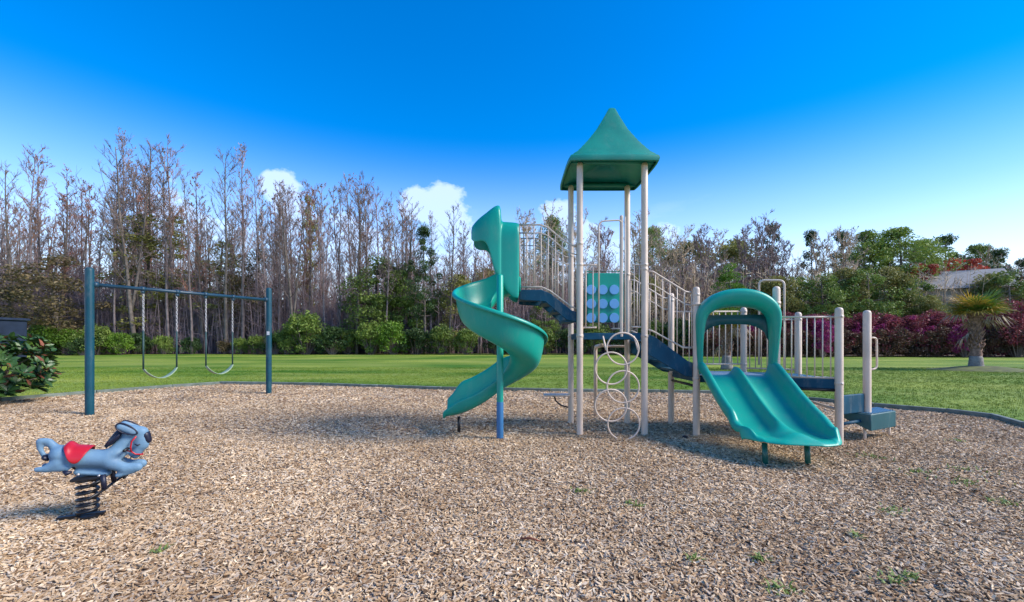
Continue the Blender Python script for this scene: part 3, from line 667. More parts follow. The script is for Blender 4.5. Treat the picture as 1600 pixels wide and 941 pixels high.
# purple hedge
def hedge_shrub(seed):
    T = bush('hedge_shrub', seed, 3.9, 1.9, 'purple', 60, .6, 130, .17, .5, .8)
    r = random.Random(seed+5)
    def sh(): a = r.uniform(0, 6.28); return Vector((math.cos(a)*1.6, -abs(math.sin(a))*1.3, r.uniform(.2, 2.4)))
    link('lower_leaves', quick_mesh('lower_leaves', leaf_mb(clumps(r, 34, sh, .5, 110, .8), .16, seed), M['hdark']), T)['kind'] = 'stuff'
    def sh2(): a = r.uniform(0, 6.28); return Vector((math.cos(a)*1.3, -abs(math.sin(a))*1.2, r.uniform(1.8, 3.7)))
    link('flowers', quick_mesh('flowers', leaf_mb(clumps(r, 4, sh2, .3, 60, .8), .14, seed), M['magenta']), T)['kind'] = 'stuff'
    return T
HA, HB = hedge_shrub(61), hedge_shrub(62)
hx = [(1108, 40.5), (1150, 40.4), (1192, 40.3), (1232, 40.2), (1272, 40.0), (1310, 40.0), (1350, 39.9), (1388, 39.8), (1426, 39.7), (1464, 39.6), (1502, 39.5), (1540, 39.4), (1578, 39.2), (1616, 39)]
for i, (px, Y) in enumerate(hx):
    put(HA if i % 2 else HB, used, (px-CX)/F*Y, Y, 1, random.uniform(-.5, .5), '%s purple leaved hedge shrub counted from the left end by the slide' % ORD[i], 'purple shrubs of the long hedge', sz=.98+.05*math.sin(i*2.3))
FL = bush('flowering_shrub', 63, 3.0, 1.0, 'magenta', 20, .45, 120, .15)
for (px, Y, s, lab) in ((1285, 37.9, 1.05, 'magenta flowering shrub at the left part of the purple hedge'), (1508, 37.2, .95, 'magenta flowering shrub behind the trunk of the palm')):
    put(FL, used, (px-CX)/F*Y, Y, s, None, lab)
pl = thing('purple_tree', 'purple leaved small tree above the hedge at the right edge', 'tree', P(1590, 545, 38)*1.0); pl.location.z = 0
q = bush('x', 64, 4.9, 2.2, 'purple', 40, .7, 110, .2)
for c in list(q.children): c.parent = pl
bpy.data.objects.remove(q)

# house roof behind the hedge
hs_ = thing('house', 'pale house with grey shingle roof half hidden behind the hedge trees', 'house', (50.3, 51, 0), R(-30))
def L3(*a): return [Vector(x) for x in a]
b = MB().box((0, 0, 3.6), (8, 6, 7.2)); ob('wall', b, M['wall'], hs_, False, world=False)
b = MB().prism(L3((-4.6, -3.6, 7.1), (-4.6, 3.6, 7.1), (-4.6, 0, 9.4)), (9.2, 0, 0)); ob('roof', b, M['roofg'], hs_, False, world=False)
for x in (-2.6, 1.8):
    wv = ob('window', MB().box((x, -3.03, 4.6), (1.3, .08, 1.4)), M['white'], hs_, False, world=False)
    link('pane', MB().box((x, -3.075, 4.6), (1.1, .03, 1.2)).mesh('pane', M['glass'], False), wv)

# dark container at the left edge
T = thing('storage_container', 'dark navy ribbed storage container at the left edge beyond the lawn', 'container', (-31.0, 25, 0))
ob('body', MB().box((0, 0, 1.35), (4.6, 2.3, 2.5)), M['binm'], T, False, world=False, bevel=.04)
for k in range(4): ob('rib', MB().box((0, -1.17, .45+k*.62), (4.6, .06, .07)), M['binm'], T, False, world=False)
ob('lid', MB().box((0, 0, 2.68), (4.8, 2.5, .14)), M['binm'], T, False, world=False, bevel=.03)
for s in (-1.8, 1.8): ob('skid', MB().box((s, 0, .06), (.3, 2.2, .12)), M['black'], T, False, world=False)

# ------------------------------------------------------------------ palms
def palm(H, rt, fr, seed, lab, loc):
    r = random.Random(seed); T = thing('palm_tree', lab, 'palm tree', loc)
    prof = []; 
    for i in range(26):
        t = i/25; z = H*t; rr = rt*(1.12-.5*min(1, t*3.2)*.35) if t < .3 else rt*(.93+.35*max(0, t-.45))
        prof.append((rr*(1+.08*math.sin(i*2.9)), z-.05))
    b = MB().lathe((0, 0, 0), prof, 16); ob('trunk', b, M['palmt'], T, world=False)
    b = MB().lathe((0, 0, 0), [(rt*1.45, -.05), (rt*1.3, .12), (rt*1.16, .35), (rt*1.08, .6), (rt*.9, .7)], 18); ob('trunk_base', b, M['palmb'], T, world=False)
    bt = MB()
    for i in range(90):      # stubs of old leaf bases
        a = i*2.4; z = H*(.36+.64*i/90); rr = rt*1.0; d = Vector((math.cos(a), math.sin(a), 0)); p = d*rr*.85+Vector((0, 0, z-.08)); e = d*(rr+r.uniform(.03, .10))+Vector((0, 0, z+r.uniform(.08, .22)))
        bt.tube([p, e], [.05, .022], 4)
    ob('leaf_bases', bt, M['palmt'], T, world=False)['kind'] = 'stuff'
    def frond(el, az, mt_, name, ln, droop, dz=.1):
        f = MB(); s0 = Vector((0, 0, H-dz)); d = Vector((math.cos(az)*math.cos(el), math.sin(az)*math.cos(el), math.sin(el))); pl_ = ln*.42
        h = s0+d*pl_-Vector((0, 0, droop*.12)); f.tube([s0, s0+d*pl_*.5, h], [.022, .018, .014], 4)
        side = d.cross(Vector((0, 0, 1))).normalized(); up = side.cross(d).normalized(); n_ = 26
        for k in range(n_):
            an = R(-125+250*k/(n_-1)); dd = d*math.cos(an)+side*math.sin(an)+up*.15*r.uniform(-.5, 1); dd.normalize()
            L1 = ln*.66*(1-.25*abs(an)/2.2)*r.uniform(.85, 1.1); m1 = h+dd*L1*.55; e1 = h+dd*L1+Vector((0, 0, -droop*r.uniform(.15, .5)*L1)); nw = dd.cross(up).normalized()*.03
            f.face([h-nw*.3, m1-nw, m1+nw]); f.face([m1-nw, e1, m1+nw])
        ob(name, f, M[mt_], T, smooth=False, world=False)
    for i in range(34):
        u = i/34; el = R(54-50*u**.8); az = i*2.4+r.uniform(-.3, .3)
        frond(el, az, 'palmg' if (r.random() < .5+.2*(u < .3)) else 'palmy', 'frond', fr*r.uniform(.85, 1.1), .15+.55*u)
    for el_, az_, k_, z_ in ((2, 2.45, .95, .1), (-4, -.75, .95, .1), (-18, -.5, .85, .15), (-44, 2.3, .75, .75), (-30, 1.2, .6, .2), (-22, 5.9, .6, .2)): frond(R(el_), az_, 'palmd', 'dead_frond', fr*k_, 1.5, z_)
    return T
p1 = G(1525, 578)
palm(2.95, .235, 1.45, 3, 'palm with yellowing crown and fibrous trunk on the right lawn', (p1.x, p1.y, 0))
palm(2.35, .22, 1.25, 8, 'smaller palm seen through the slide hood', (10.9, 22.4, 0))
b = MB(); rows = []
for i in range(9):
    rr = 2.1*i/8; rows.append([(p1.x+.3+1.15*rr*math.cos(a*PI/12), p1.y+rr*.8*math.sin(a*PI/12), -.01+.22*math.cos(min(1, i/8)*PI/2)**1.4) for a in range(24)])
b.grid(rows, closed=True); o = ob('palm_mound', b, mat('thin_grass_on_soil', (.13, .15, .035), .9, .3, 3, .6, 20, col2=(.07, .075, .025))); o['kind'] = 'structure'

# ------------------------------------------------------------------ magnolia bush at the left edge
def magnolia():
    r = random.Random(17); T = thing('magnolia_bush', 'glossy dark green bush with brown leaf undersides at the left edge', 'bush', (-12.1, 10.3, 0))
    st = MB(); lg = MB(); lb = MB(); leaves = []
    for i in range(210):
        a = r.uniform(0, 6.28); u = r.random(); q = 1.22*math.sqrt(r.random())*(1-.35*abs(u-.45)*2); c = Vector((math.cos(a)*q*1.05, math.sin(a)*q, .22+1.34*u))
        (st.tube([(0, 0, .1), (c.x*.4, c.y*.4, c.z*.75), c], [.02, .012, .006], 4, caps=False) if i % 4 == 0 else None); leaves.append(c)
    def leaf(mb_, c, d, ln, w_, up):
        s = d.cross(up).normalized(); n_ = s.cross(d).normalized()
        p = [c, c+d*ln*.35+s*w_-n_*-.012, c+d*ln*.75+s*w_*.75, c+d*ln-n_*.02, c+d*ln*.75-s*w_*.75, c+d*ln*.35-s*w_]
        m1 = c+d*ln*.35-n_*.018; m2 = c+d*ln*.75-n_*.02
        mb_.face([p[0], p[1], m1]); mb_.face([p[1], p[2], m2, m1]); mb_.face([p[2], p[3], m2]); mb_.face([p[3], p[4], m2]); mb_.face([p[4], p[5], m1, m2]); mb_.face([p[5], p[0], m1])
    single = []
    for c in leaves:
        ax = Vector((c.x*.6, c.y*.6, .45+r.random()*.5)).normalized()
        for k in range(r.randint(7, 10)):
            a = k*2.4+r.random(); sd_ = ax.orthogonal().normalized(); sd_ = Matrix.Rotation(a, 3, ax) @ sd_; d = (ax*r.uniform(.15, 1)+sd_).normalized(); ln = r.uniform(.15, .25)
            tgt = lb if r.random() < .11 else lg
            leaf(tgt, c+d*.01, d, ln, ln*.25, ax)
    for o in (ob('stems', st, M['twig'], T, world=False), ob('leaves', lg, M['magl'], T, world=False), ob('brown_leaves', lb, M['magb'], T, world=False)): o['kind'] = 'stuff'
magnolia()

# ------------------------------------------------------------------ swing set
a, b_ = G(140, 648), G(420, 615)
T = thing('swing_set', 'blue green single bay swing frame with two round posts and a top bar', 'swing set', (a.x, a.y, 0))
def post_mb(x, y, h, r=.05, z0=-.05, n=20): return MB().lathe((x, y, 0), [(r, z0), (r, h-r*.9), (r*.92, h-r*.5), (r*.7, h-r*.15), (r*.3, h), (.001, h)], n)
for q in (a, b_): ob('post', post_mb(q.x, q.y, 2.95, .073), M['swing'], T, angle=50)
d = (b_-a).normalized(); Z = 2.61
ob('top_bar', MB().tube([a+Vector((0, 0, Z)), b_+Vector((0, 0, Z))], .038, 14), M['swingbar'], T)
for q, s in ((a, 1), (b_, -1)):
    ob('flange', MB().tube([q+d*s*.05+Vector((0, 0, Z)), q+d*s*.13+Vector((0, 0, Z))], .062, 14), M['swingbar'], T)
st_ = ob('sticker', MB().box((b_.x+.02, b_.y-.074, 1.68), (.07, .006, .10)), M['white'], T, False)
HT_ = []
for px in (223, 277, 321, 364):
    k = (px-CX)/F; t = (k*a.y-a.x)/((b_.x-a.x)-k*(b_.y-a.y)); q = a.lerp(b_, t); HT_.append(q)
    ob('hanger', MB().tube([q-d*.04+Vector((0, 0, Z)), q+d*.04+Vector((0, 0, Z))], .052, 12).box(q+Vector((0, 0, Z-.07)), (.05, .05, .06), math.atan2(d.y, d.x)), M['swingbar'], T)
def swing(q0, q1, lab):
    T = thing('swing', lab, 'swing', ((q0.x+q1.x)/2, (q0.y+q1.y)/2, 0))
    for q, s in ((q0, 1), (q1, -1)):
        ch = MB(); z = 2.50; k = 0; qi = q+d*s*.012
        while z > 1.68:
            c = qi+Vector((0, 0, z)); ax = Vector((0, 1, 0)) if k % 2 else Vector((1, 0, 0))
            sd_ = Vector((1, 0, 0)) if k % 2 else Vector((0, 1, 0)); pts_ = []
            for i in range(11):
                an = 2*PI*i/10; pts_.append(c+sd_*math.cos(an)*.016+Vector((0, 0, math.sin(an)*.03)))
            ch.tube(pts_, .0065, 5, caps=False); z -= .047; k += 1
        ob('chain', ch, M['chain'], T)
        ob('chain_sleeve', MB().tube([qi+Vector((0, 0, 1.70)), qi+Vector((0, 0, .86))], .017, 8), M['sleeve'], T)
    pts_ = []; rows = []
    for i in range(17):
        u = i/16; c = q0.lerp(q1, .02+.96*u); z = .86-.22*math.sin(PI*u)**.75; wv = .075*(.55+.45*min(1, 4*min(u, 1-u)+.15)); nrm = Vector((d.y, -d.x, 0))
        rows.append([c+nrm*wv*s+Vector((0, 0, z)) for s in (-1, -.5, 0, .5, 1)])
    ob('seat', MB().grid(rows), M['belt'], T, solid=.012)
swing(HT_[0], HT_[1], 'belt swing hanging nearer the near post with pale upper chains')
swing(HT_[2], HT_[3], 'belt swing hanging nearer the far post with pale upper chains')

# ------------------------------------------------------------------ play structure
A = Vector((2.86, 6.85, 0)); B = Vector((3.97, 6.63, 0)); C = Vector((.7406*6.28, 6.28, 0)); D = Vector((.648*7.36, 7.36, 0)); E = Vector((.804*6.60, 6.60, 0)); Fp = Vector((.5246*7.8, 7.8, 0)); Gp = Vector((2.84, 7.88, 0))
TL, TR, BL, BRR = Vector((1.06, 6.9, 0)), Vector((2.07, 6.9, 0)), Vector((1.056, 7.92, 0)), Vector((2.067, 7.92, 0))
PS = thing('play_structure', 'play structure with green roofed tower, teal slides and beige posts on the wood chips', 'play structure', (2.4, 7.2, 0))
def part(n, m_, mat_, **k): return ob(n, m_, M[mat_], PS, **k)
for q in (TL, TR, BL, BRR): part('post', post_mb(q.x, q.y, 4.27, .05), 'beige', angle=50)
for q, h in ((A, 2.32), (B, 2.30), (C, 1.96), (D, 1.96), (E, 1.94), (Fp, 2.07), (Gp, 2.33)): part('post', post_mb(q.x, q.y, h, .052, .24 if q is E else -.05), 'beige', angle=50)
# roof: concave pyramid shell
c0 = Vector((1.565, 7.41, 0)); ap = Vector((1.66, 7.36, 0)); hw = .695; rows = []
def sq(c, h, z, n=8, rnd=0.):
    out_ = []
    for k in range(4):
        for j in range(n):
            u = -1+2*j/n; x, y = [(u, -1), (1, u), (-u, 1), (-1, -u)][k]
            if rnd:
                l_ = max(1e-6, (abs(x)**6+abs(y)**6)**(1/6)); x, y = x/l_*(1-rnd)+x*rnd, y/l_*(1-rnd)+y*rnd
            out_.append((c.x+x*h, c.y+y*h, z))
    return out_
key = [(.645, 4.345), (.59, 4.395), (.417, 4.63), (.254, 4.89), (.111, 5.18), (.062, 5.29)]
prof = [(hw-.02, 4.235), (hw, 4.242), (hw+.006, 4.275), (hw-.006, 4.312)]
for k in range(13):            # shallow horizontal steps moulded into the slopes
    z = 4.345+(5.29-4.345)*k/12; h = float(np.interp(z, [q[1] for q in key], [q[0] for q in key])); prof += [(h, z), (h-.004, z+.012)]
prof += [(.045, 5.325), (.018, 5.345)]
for h, z in prof:
    t = (z-4.24)/1.12; rows.append(sq(c0.lerp(ap, t), h, z, 8, .72))
b = MB().grid(rows, closed=True)
rf = part('roof', b, 'roof', solid=.02); rf.data.set_sharp_from_angle(angle=R(35))
under = MB().grid([sq(c0, .66, 4.262, 8, .2), sq(c0, .30, 4.40, 8, .2), sq(c0, .02, 4.5, 8, .2)], closed=True); u_ = ob('roof_lining', under, M['roof'], PS, solid=.01)
for s in (-1, 1):
    u_ = MB().box((c0.x, c0.y+s*.51, 4.275), (1.30, .05, .05)); part('roof_beam', u_, 'roof')
# helper: railing between two points (tops/bottoms heights at each end)
def railing(p, q, zt0, zt1, zb0, zb1, n, mid=None, r=.013, br=.0095, name='railing', inset=.05, loopend=False):
    dd = (q-p); Lq = dd.length; u = dd/Lq; p2 = p+u*inset; q2 = q-u*inset
    RA = part(name, MB().tube([p2+Vector((0, 0, zt0)), q2+Vector((0, 0, zt1))], r, 8), 'beige'); ob('bottom_rail', MB().tube([p2+Vector((0, 0, zb0)), q2+Vector((0, 0, zb1))], r, 8), M['beige'], RA)
    if mid is not None:
        m_ = ob('mid_rail', MB().tube([p2+Vector((0, 0, zt0-mid)), q2+Vector((0, 0, zt1-mid))], r*.85, 8), M['beige'], RA)
    for i in range(n):
        t = (i+.5)/n; w_ = p2.lerp(q2, t); ob('baluster', MB().tube([w_+Vector((0, 0, zb0+(zb1-zb0)*t)), w_+Vector((0, 0, zt0+(zt1-zt0)*t))], br, 6), M['beige'], RA)
    return RA
def railpath(tops, bots, y, n, midoff=None, ends=True):
    RA = part('railing', MB().tube([(x, y, z) for x, z in tops], .014, 8), 'beige'); ob('bottom_rail', MB().tube([(x, y, z) for x, z in bots], .014, 8), M['beige'], RA)
    fi = lambda L_, x: np.interp(x, [a_[0] for a_ in L_], [a_[1] for a_ in L_])
    if midoff: ob('mid_rail', MB().tube([(x, y, z-midoff) for x, z in tops], .011, 8), M['beige'], RA)
    x0, x1 = tops[0][0], tops[-1][0]
    for i in range(n+1):
        x = x0+(x1-x0)*i/n; ob('baluster', MB().tube([(x, y, fi(bots, x)), (x, y, fi(tops, x))], .0095, 6), M['beige'], RA)
    return RA
# tower deck and front infill
def deck(poly, z, th=.10, name='deck'):
    ct_ = sum((Vector((p.x, p.y, 0)) for p in poly), Vector((0, 0, 0)))/len(poly)
    part('deck_surface', MB().prism([Vector((p.x, p.y, 0)).lerp(ct_, .07)+Vector((0, 0, z+.003)) for p in poly], (0, 0, .004)), 'perf', smooth=False)
    D_ = part(name, MB().prism([Vector((p.x, p.y, z)) for p in poly], (0, 0, -th)), 'blue', smooth=False, bevel=.012)
    return D_
dk = deck([TL, TR, BRR, BL], 1.60)
railing(TL, TL+Vector((.30, 0, 0)), 2.67, 2.67, 1.69, 1.69, 2, inset=.04)
railing(TR-Vector((.24, 0, 0)), TR, 2.67, 2.67, 1.70, 1.70, 2, inset=.04)
railing(BRR-Vector((.32, 0, 0)), BRR, 2.67, 2.67, 1.70, 1.70, 3, inset=.04)
# hand hold loop at the climber opening
def loop(pts, r, name='handhold', m_='beige'):
    P2 = [Vector(p) for p in pts]; out_ = [P2[0]]
    for i in range(1, len(P2)-1):
        a_, b2, c_ = P2[i-1], P2[i], P2[i+1]; ra = min(.09, (a_-b2).length*.45, (c_-b2).length*.45); s = b2+(a_-b2).normalized()*ra; e = b2+(c_-b2).normalized()*ra
        for k in range(6): t = k/5; out_.append(s*(1-t)**2+b2*2*t*(1-t)+e*t*t)
    out_.append(P2[-1]); return part(name, MB().tube(out_, r, 10), m_)
loop([(1.35, 6.86, 1.66), (1.35, 6.86, 3.34), (1.72, 6.90, 3.37), (1.72, 6.92, 3.2)], .012)
part('grab_pole', post_mb(1.715, 6.92, 3.45, .028, 1.55, 14), 'beige', angle=50)
part('grab_pole', MB().tube([(1.77, 6.9, 1.6), (1.77, 6.9, 3.42)], .012, 8), 'beige')
# game panel on the back of the tower
gy = 7.90
GP = part('game_panel', MB().box(((1.36+1.98)/2-.0, gy, 2.26), (.66, .04, .86)), 'teal', smooth=False, bevel=.015)
fr_ = ob('panel_frame', MB().tube([(1.31, gy-.01, 1.82), (1.31, gy-.01, 2.72), (2.02, gy-.01, 2.72), (2.02, gy-.01, 1.82), (1.31, gy-.01, 1.82)], .018, 8), M['roof'], GP)
for i in range(3):
    for j in range(3):
        cx = 1.40+i*.205+.01; cz = 2.37-j*.25+.02
        ob('disc', MB().lathe((cx, gy-.055, cz), [(.085, 0), (.088, .012), (.085, .035)], 20, 'Y'), M['disc'], GP, angle=40)
# ring climber in front of the tower
CL = part('ring_climber', MB().tube([(1.41, 6.62, 1.35), (1.41, 6.84, 1.55)], .014, 8), 'beige'); ob('climber_arm', MB().tube([(1.89, 6.62, 1.35), (1.89, 6.84, 1.55)], .014, 8), M['beige'], CL)
for cx, cz in ((973, 545), (955, 575.6), (973.6, 604.5), (954.6, 633.6), (974.5, 662.5)):
    q = P(cx, cz, 6.60); ob('ring', MB().ring(q, .238, .0125, (0, 1, 0), 44, 8), M['beige'], CL)
# rear pole climber
loop([(1.63, 8.62, 0), (1.63, 8.62, 1.36), (1.63, 8.0, 1.40)], .035, 'rear_climber')
part('rear_climber_rung', MB().tube([(1.63, 8.40, 1.38), (2.05, 8.0, 1.38)], .02, 8), 'beige')
# little seat at the back left post
b = MB().box((.80, 7.96, .505), (.46, .26, .03)); SE = part('seat_shelf', b, 'beige', bevel=.01)
ob('bracket', MB().tube([(.76, 7.96, .49), (.79, 7.96, .40), (.88, 7.96, .32), (1.02, 7.95, .28)], .014, 8), M['black'], SE)

# ---- stair from the tower up to the spiral slide deck (left)
top_s = [(.12, 2.285), (.46, 2.285), (.60, 2.23), (.93, 1.965), (1.02, 1.935)]
bot_s = [(.12, 2.13), (.20, 2.12), (.52, 2.10), (.86, 1.81), (1.02, 1.78)]
for y in (6.93, 7.88):
    part('stair_stringer', MB().prism([(x, y, z) for x, z in top_s]+[(x, y, z) for x, z in bot_s[::-1]], (0, .035, 0)), 'blue', smooth=False, bevel=.008)
part('deck', MB().box((.30, 7.42, 2.22), (.36, .90, .09)), 'blue', smooth=False)
for k, (x, z) in enumerate(((.58, 2.10), (.75, 1.96), (.93, 1.80))): part('tread', MB().box((x, 7.42, z), (.19, .90, .04)), 'blue', smooth=False)
tp = [(.12, 3.31), (.44, 3.31), (.56, 3.27), (.80, 3.07), (.96, 2.98), (1.02, 2.97)]
bt_ = [(.12, 2.33), (.46, 2.33), (.60, 2.27), (.93, 2.02), (1.02, 1.99)]
railpath(tp, bt_, 6.95, 8, .13); railpath(tp, bt_, 7.89, 9, .13)

# ---- stair from the tower down to the slide deck (right)
for (y0, y1) in ((6.88, 6.88), (7.86, 7.86)):
    part('stair_stringer', MB().prism([(2.12, y0, 1.58), (2.22, y0, 1.55), (2.74, y0, 1.17), (2.82, y0, 1.14), (2.82, y0, .92), (2.70, y0, .93), (2.12, y0, 1.27)], (0, .035, 0)), 'blue', smooth=False, bevel=.008)
for x, z in ((2.20, 1.46), (2.38, 1.30), (2.56, 1.14), (2.73, 1.0)): part('tread', MB().box((x, 7.385, z), (.21, .93, .035)), 'blue', smooth=False)
tp = [(2.12, 2.57), (2.20, 2.56), (2.70, 2.25), (2.80, 2.235)]; bt_ = [(2.12, 1.66), (2.20, 1.63), (2.66, 1.38), (2.80, 1.375)]
railpath(tp, bt_, 6.88, 6, .20); railpath(tp, bt_, 7.88, 6, .20)

# ---- lower decks
deck([A, B, Fp, Gp], .94); deck([B+Vector((.02, 0, 0)), C, D, Fp+Vector((.02, 0, 0))], .93, .14)
for p, q in ((B, C), (Fp, D), (B, Fp), (A, Gp)):
    dd = (q-p).normalized(); b = MB().tube([p+dd*.05+Vector((0, 0, .78)), q-dd*.05+Vector((0, 0, .78))], .022, 6); part('deck_brace', b, 'black')
railing(B, C, 1.84, 1.825, .955, .955, 7, r=.014); railing(Fp, D, 1.84, 1.84, 1.0, 1.0, 8); railing(Gp, Fp, 2.0, 2.0, 1.07, 1.07, 11); railing(D, E, 1.82, 1.82, 1.0, 1.0, 5) if False else None
railing(A+Vector((0, .0, 0)), Gp, 2.24, 2.24, 1.38, 1.38, 4) if False else None
m0 = Fp.lerp(D, .12); m1 = Fp.lerp(D, .62)
loop([P(1186, 570, 7.62), P(1186, 438, 7.62), P(1225.5, 438, 7.45), P(1225.5, 592, 7.45)], .017, 'handhold')
loop([E+Vector((.04, 0, 1.53)), E+Vector((.16, .02, 1.53)), E+Vector((.165, .02, 1.07)), E+Vector((.04, 0, 1.05))], .014, 'handhold')
# transfer steps on the right: riser and step box
riser = [C+Vector((.05, .03, 0)), E-Vector((.05, .02, 0))]
u = (riser[1]-riser[0]).normalized(); nn = Vector((u.y, -u.x, 0))
part('riser', MB().prism([riser[0]+Vector((0, 0, .42)), riser[1]+Vector((0, 0, .42)), riser[1]+Vector((0, 0, .70)), riser[0]+Vector((0, 0, .70))], -nn*.04), 'blue', smooth=False, bevel=.015)
n0 = P(1361, 649.5, 6.40); n1 = P(1400, 645, 6.75); w1 = P(1318, 645.5, 6.66)
n0.z = n1.z = w1.z = .415; n1 = n0+(n1-n0)*1.0; w2 = n1+(w1-n0)*1.0
w2 = P(1372, 636.5, 7.12); w2.z = .415
sb = MB(); sb.v = [tuple(q) for q in (n0, n1, w2, w1)]+[tuple(q-Vector((0, 0, h))) for q, h in ((n0, .245), (n1, .245), (w2, .10), (w1, .10))]
sb.f = [(0, 1, 2, 3), (7, 6, 5, 4), (0, 4, 5, 1), (1, 5, 6, 2), (2, 6, 7, 3), (3, 7, 4, 0)]
part('step', sb, 'dteal', smooth=False, bevel=.012)
st2 = MB(); cq = (n0+n1+w2+w1)/4; st2.prism([q.lerp(cq, .12)+Vector((0, 0, .003)) for q in (n0, n1, w2, w1)], (0, 0, .005)); part('step_tread', st2, 'perf', smooth=False)
for q in (n0.lerp(w1, .10)+Vector((.03, .1, 0)), n1.lerp(w2, .2)+Vector((-.05, 0, 0))): part('step_leg', MB().tube([(q.x, q.y, .2), (q.x, q.y, -.03)], .02, 8), 'beige')
part('step_arm', MB().tube([C+Vector((.02, 0, .30)), E+Vector((0, 0, .30))], .025, 8), 'blue')
part('cross_tube', MB().tube([Fp.lerp(D, .6)+Vector((0, 0, .62)), C+Vector((0, 0, .50))], .022, 8), 'beige')

for q, hs__ in ((TL, (1.56, 2.67, 3.0)), (TR, (1.56, 2.60, 2.67)), (A, (.90, 2.20, 1.38)), (B, (.90, 1.84)), (C, (.88, 1.83)), (D, (.88, 1.84)), (Fp, (.90, 2.0, 1.07)), (Gp, (.90, 2.2)), (BL, (1.56, 3.0)), (BRR, (1.56, 2.67))):
    for z_ in hs__:
        k_ = part('clamp', MB().lathe((q.x, q.y, z_), [(.054, -.022), (.0565, -.018), (.0565, .018), (.054, .022)], 18), 'beige', angle=50)
        ob('bolt', MB().lathe((q.x, q.y-.062, z_), [(.011, -.004), (.011, .004), (.006, .008)], 8, 'Y'), M['chain'], k_)

# ---- double slide
mid = A.lerp(B, .5); sx = (B-A).normalized(); sf = Vector((sx.y, -sx.x, 0)); sl = Vector((-.035, -1, 0))
def ss(a_, b2, x): t = max(0, min(1, (x-a_)/(b2-a_))); return t*t*(3-2*t)
def floor_z(t):
    ts = [-.06, .04, .12, .35, .7, 1.0, 1.2, 1.36, 1.5, 1.60, 1.66]; zs = [.955, .95, .92, .775, .55, .39, .325, .308, .318, .325, .285]
    return float(np.interp(t, ts, zs))
rows = []
NT = 44
for i in range(NT+1):
    t = -.06+1.72*i/NT; t0 = t
    hz = sum(floor_z(t+k*.04) for k in (-1, 0, 1))/3 if -.02 < t < 1.62 else floor_z(t)
    wl = .215*(1-ss(1.04, 1.18, t))+.105*(1-ss(1.52, 1.66, t))*ss(1.04, 1.18, t); wr = .215*(1-ss(1.0, 1.45, t))+.13*ss(1.0, 1.45, t)*(1-ss(1.50, 1.66, t))
    rg = .13*(1-ss(1.1, 1.4, t))+.075*ss(1.1, 1.4, t)*(1-ss(1.48, 1.62, t)); W = .53-.005*ss(.6, 1.4, t)
    sh_ = 1-.13*ss(1.44, 1.67, t)**1.6
    rgw = .055+.10*ss(1.05, 1.4, t)
    row = []
    prof = [(-W-.035, .55*wl-.03), (-W-.03, .9*wl), (-W, wl+.005), (-W+.045, wl), (-W+.07, wl*.6), (-W+.085, wl*.22), (-W+.13, .012), (-.40, 0), (-.22, -.005), (-rgw-.05, 0), (-rgw, rg*.35), (-rgw*.45, rg*.92), (0, rg),
            (rgw*.45, rg*.92), (rgw, rg*.35), (rgw+.05, 0), (.22, -.005), (.40, 0), (W-.13, .012), (W-.085, wr*.22), (W-.07, wr*.6), (W-.045, wr), (W, wr+.005), (W+.03, .9*wr), (W+.035, .55*wr-.03)]
    bow = .09*ss(1.3, 1.66, t)
    for x, z in prof:
        e_ = ss(1.15, 1.66, t); ax_ = min(1, abs(x)/(W+.035)); q = mid+sx*x*(1-.035*e_)+sl*(.02+(t*.99+.03*e_)*(1-.17*e_*ax_**4)); row.append((q.x, q.y, hz+z))
    rows.append(row)
DS = part('double_slide', MB().grid(rows), 'teal', solid=.022, sub=1)
for px in (1196, 1262.5):
    q = G(px, 725.5); ob('leg', MB().tube([(q.x, q.y, -.03), (q.x, q.y+.02, .25)], .032, 14), M['legteal'], DS)
# hood
rows = []; NA = 40
def hood_path(t):      # t 0..1 left base -> top -> right base; returns x, z, outward normal
    hw_ = .555
    if t < .28: return (-hw_, .97+(1.80-.97)*t/.28, Vector((-1, 0)))
    if t > .72: return (hw_, .97+(1.80-.97)*(1-t)/.28, Vector((1, 0)))
    a_ = PI*(1-(t-.28)/.44); return (hw_*math.copysign(abs(math.cos(a_))**.95, math.cos(a_)), 1.80+.42*math.sin(a_)**.95, Vector((math.cos(a_)/hw_, math.sin(a_)/.42)).normalized())
for i in range(NA+1):
    t = i/NA; x, z, n_ = hood_path(t); tp_ = math.sin(PI*t)
    side = 1 if x > 0 else 0
    fwd = .05+.24*tp_**1.2; bk = .12; th = .045+.17*tp_**4
    x -= n_.x*.045*(1 if side == 0 else 1)*(1-tp_)
    row = []
    for (dd, oo) in ((-bk, -.03), (-bk, .02), (-bk*.4, .045), (fwd*.5, .05), (fwd*.85, .035), (fwd, 0), (fwd*.92, -th*.7), (fwd*.6, -th), (0, -th*1.05), (-bk*.6, -th)):
        q = mid+sx*(x+n_.x*oo)+sf*dd; row.append((q.x, q.y, z+n_.y*oo))
    rows.append(row)
HD = ob('hood', MB().grid(rows, closed=True), M['teal'], DS, sub=1)
# hood back panel with its arched lower edge
pan = []
for i in range(17):
    x = -.50+1.0*i/16; zl = 1.46+.28*max(0, 1-(abs(x)/.50)**3.2)**.6; pan.append((x, zl))
up_ = [(x, 1.885) for x in np.linspace(.50, -.50, 17)]
poly = [mid+sx*x-sf*.10+Vector((0, 0, z)) for x, z in pan+up_]
bm_ = MB(); n_ = 17
rw = [[mid+sx*x-sf*.10+Vector((0, 0, z)) for x, z in pan], [mid+sx*x-sf*.10+Vector((0, 0, 1.885)) for x, z in pan]]
bm_.grid(rw); ob('hood_panel', bm_, M['dteal'], HD, solid=.035)
for q in (A, B): 
    part('slide_clamp', MB().tube([q+Vector((0, 0, 2.03)), q+Vector((0, 0, 2.07))], .06, 16), 'beige')

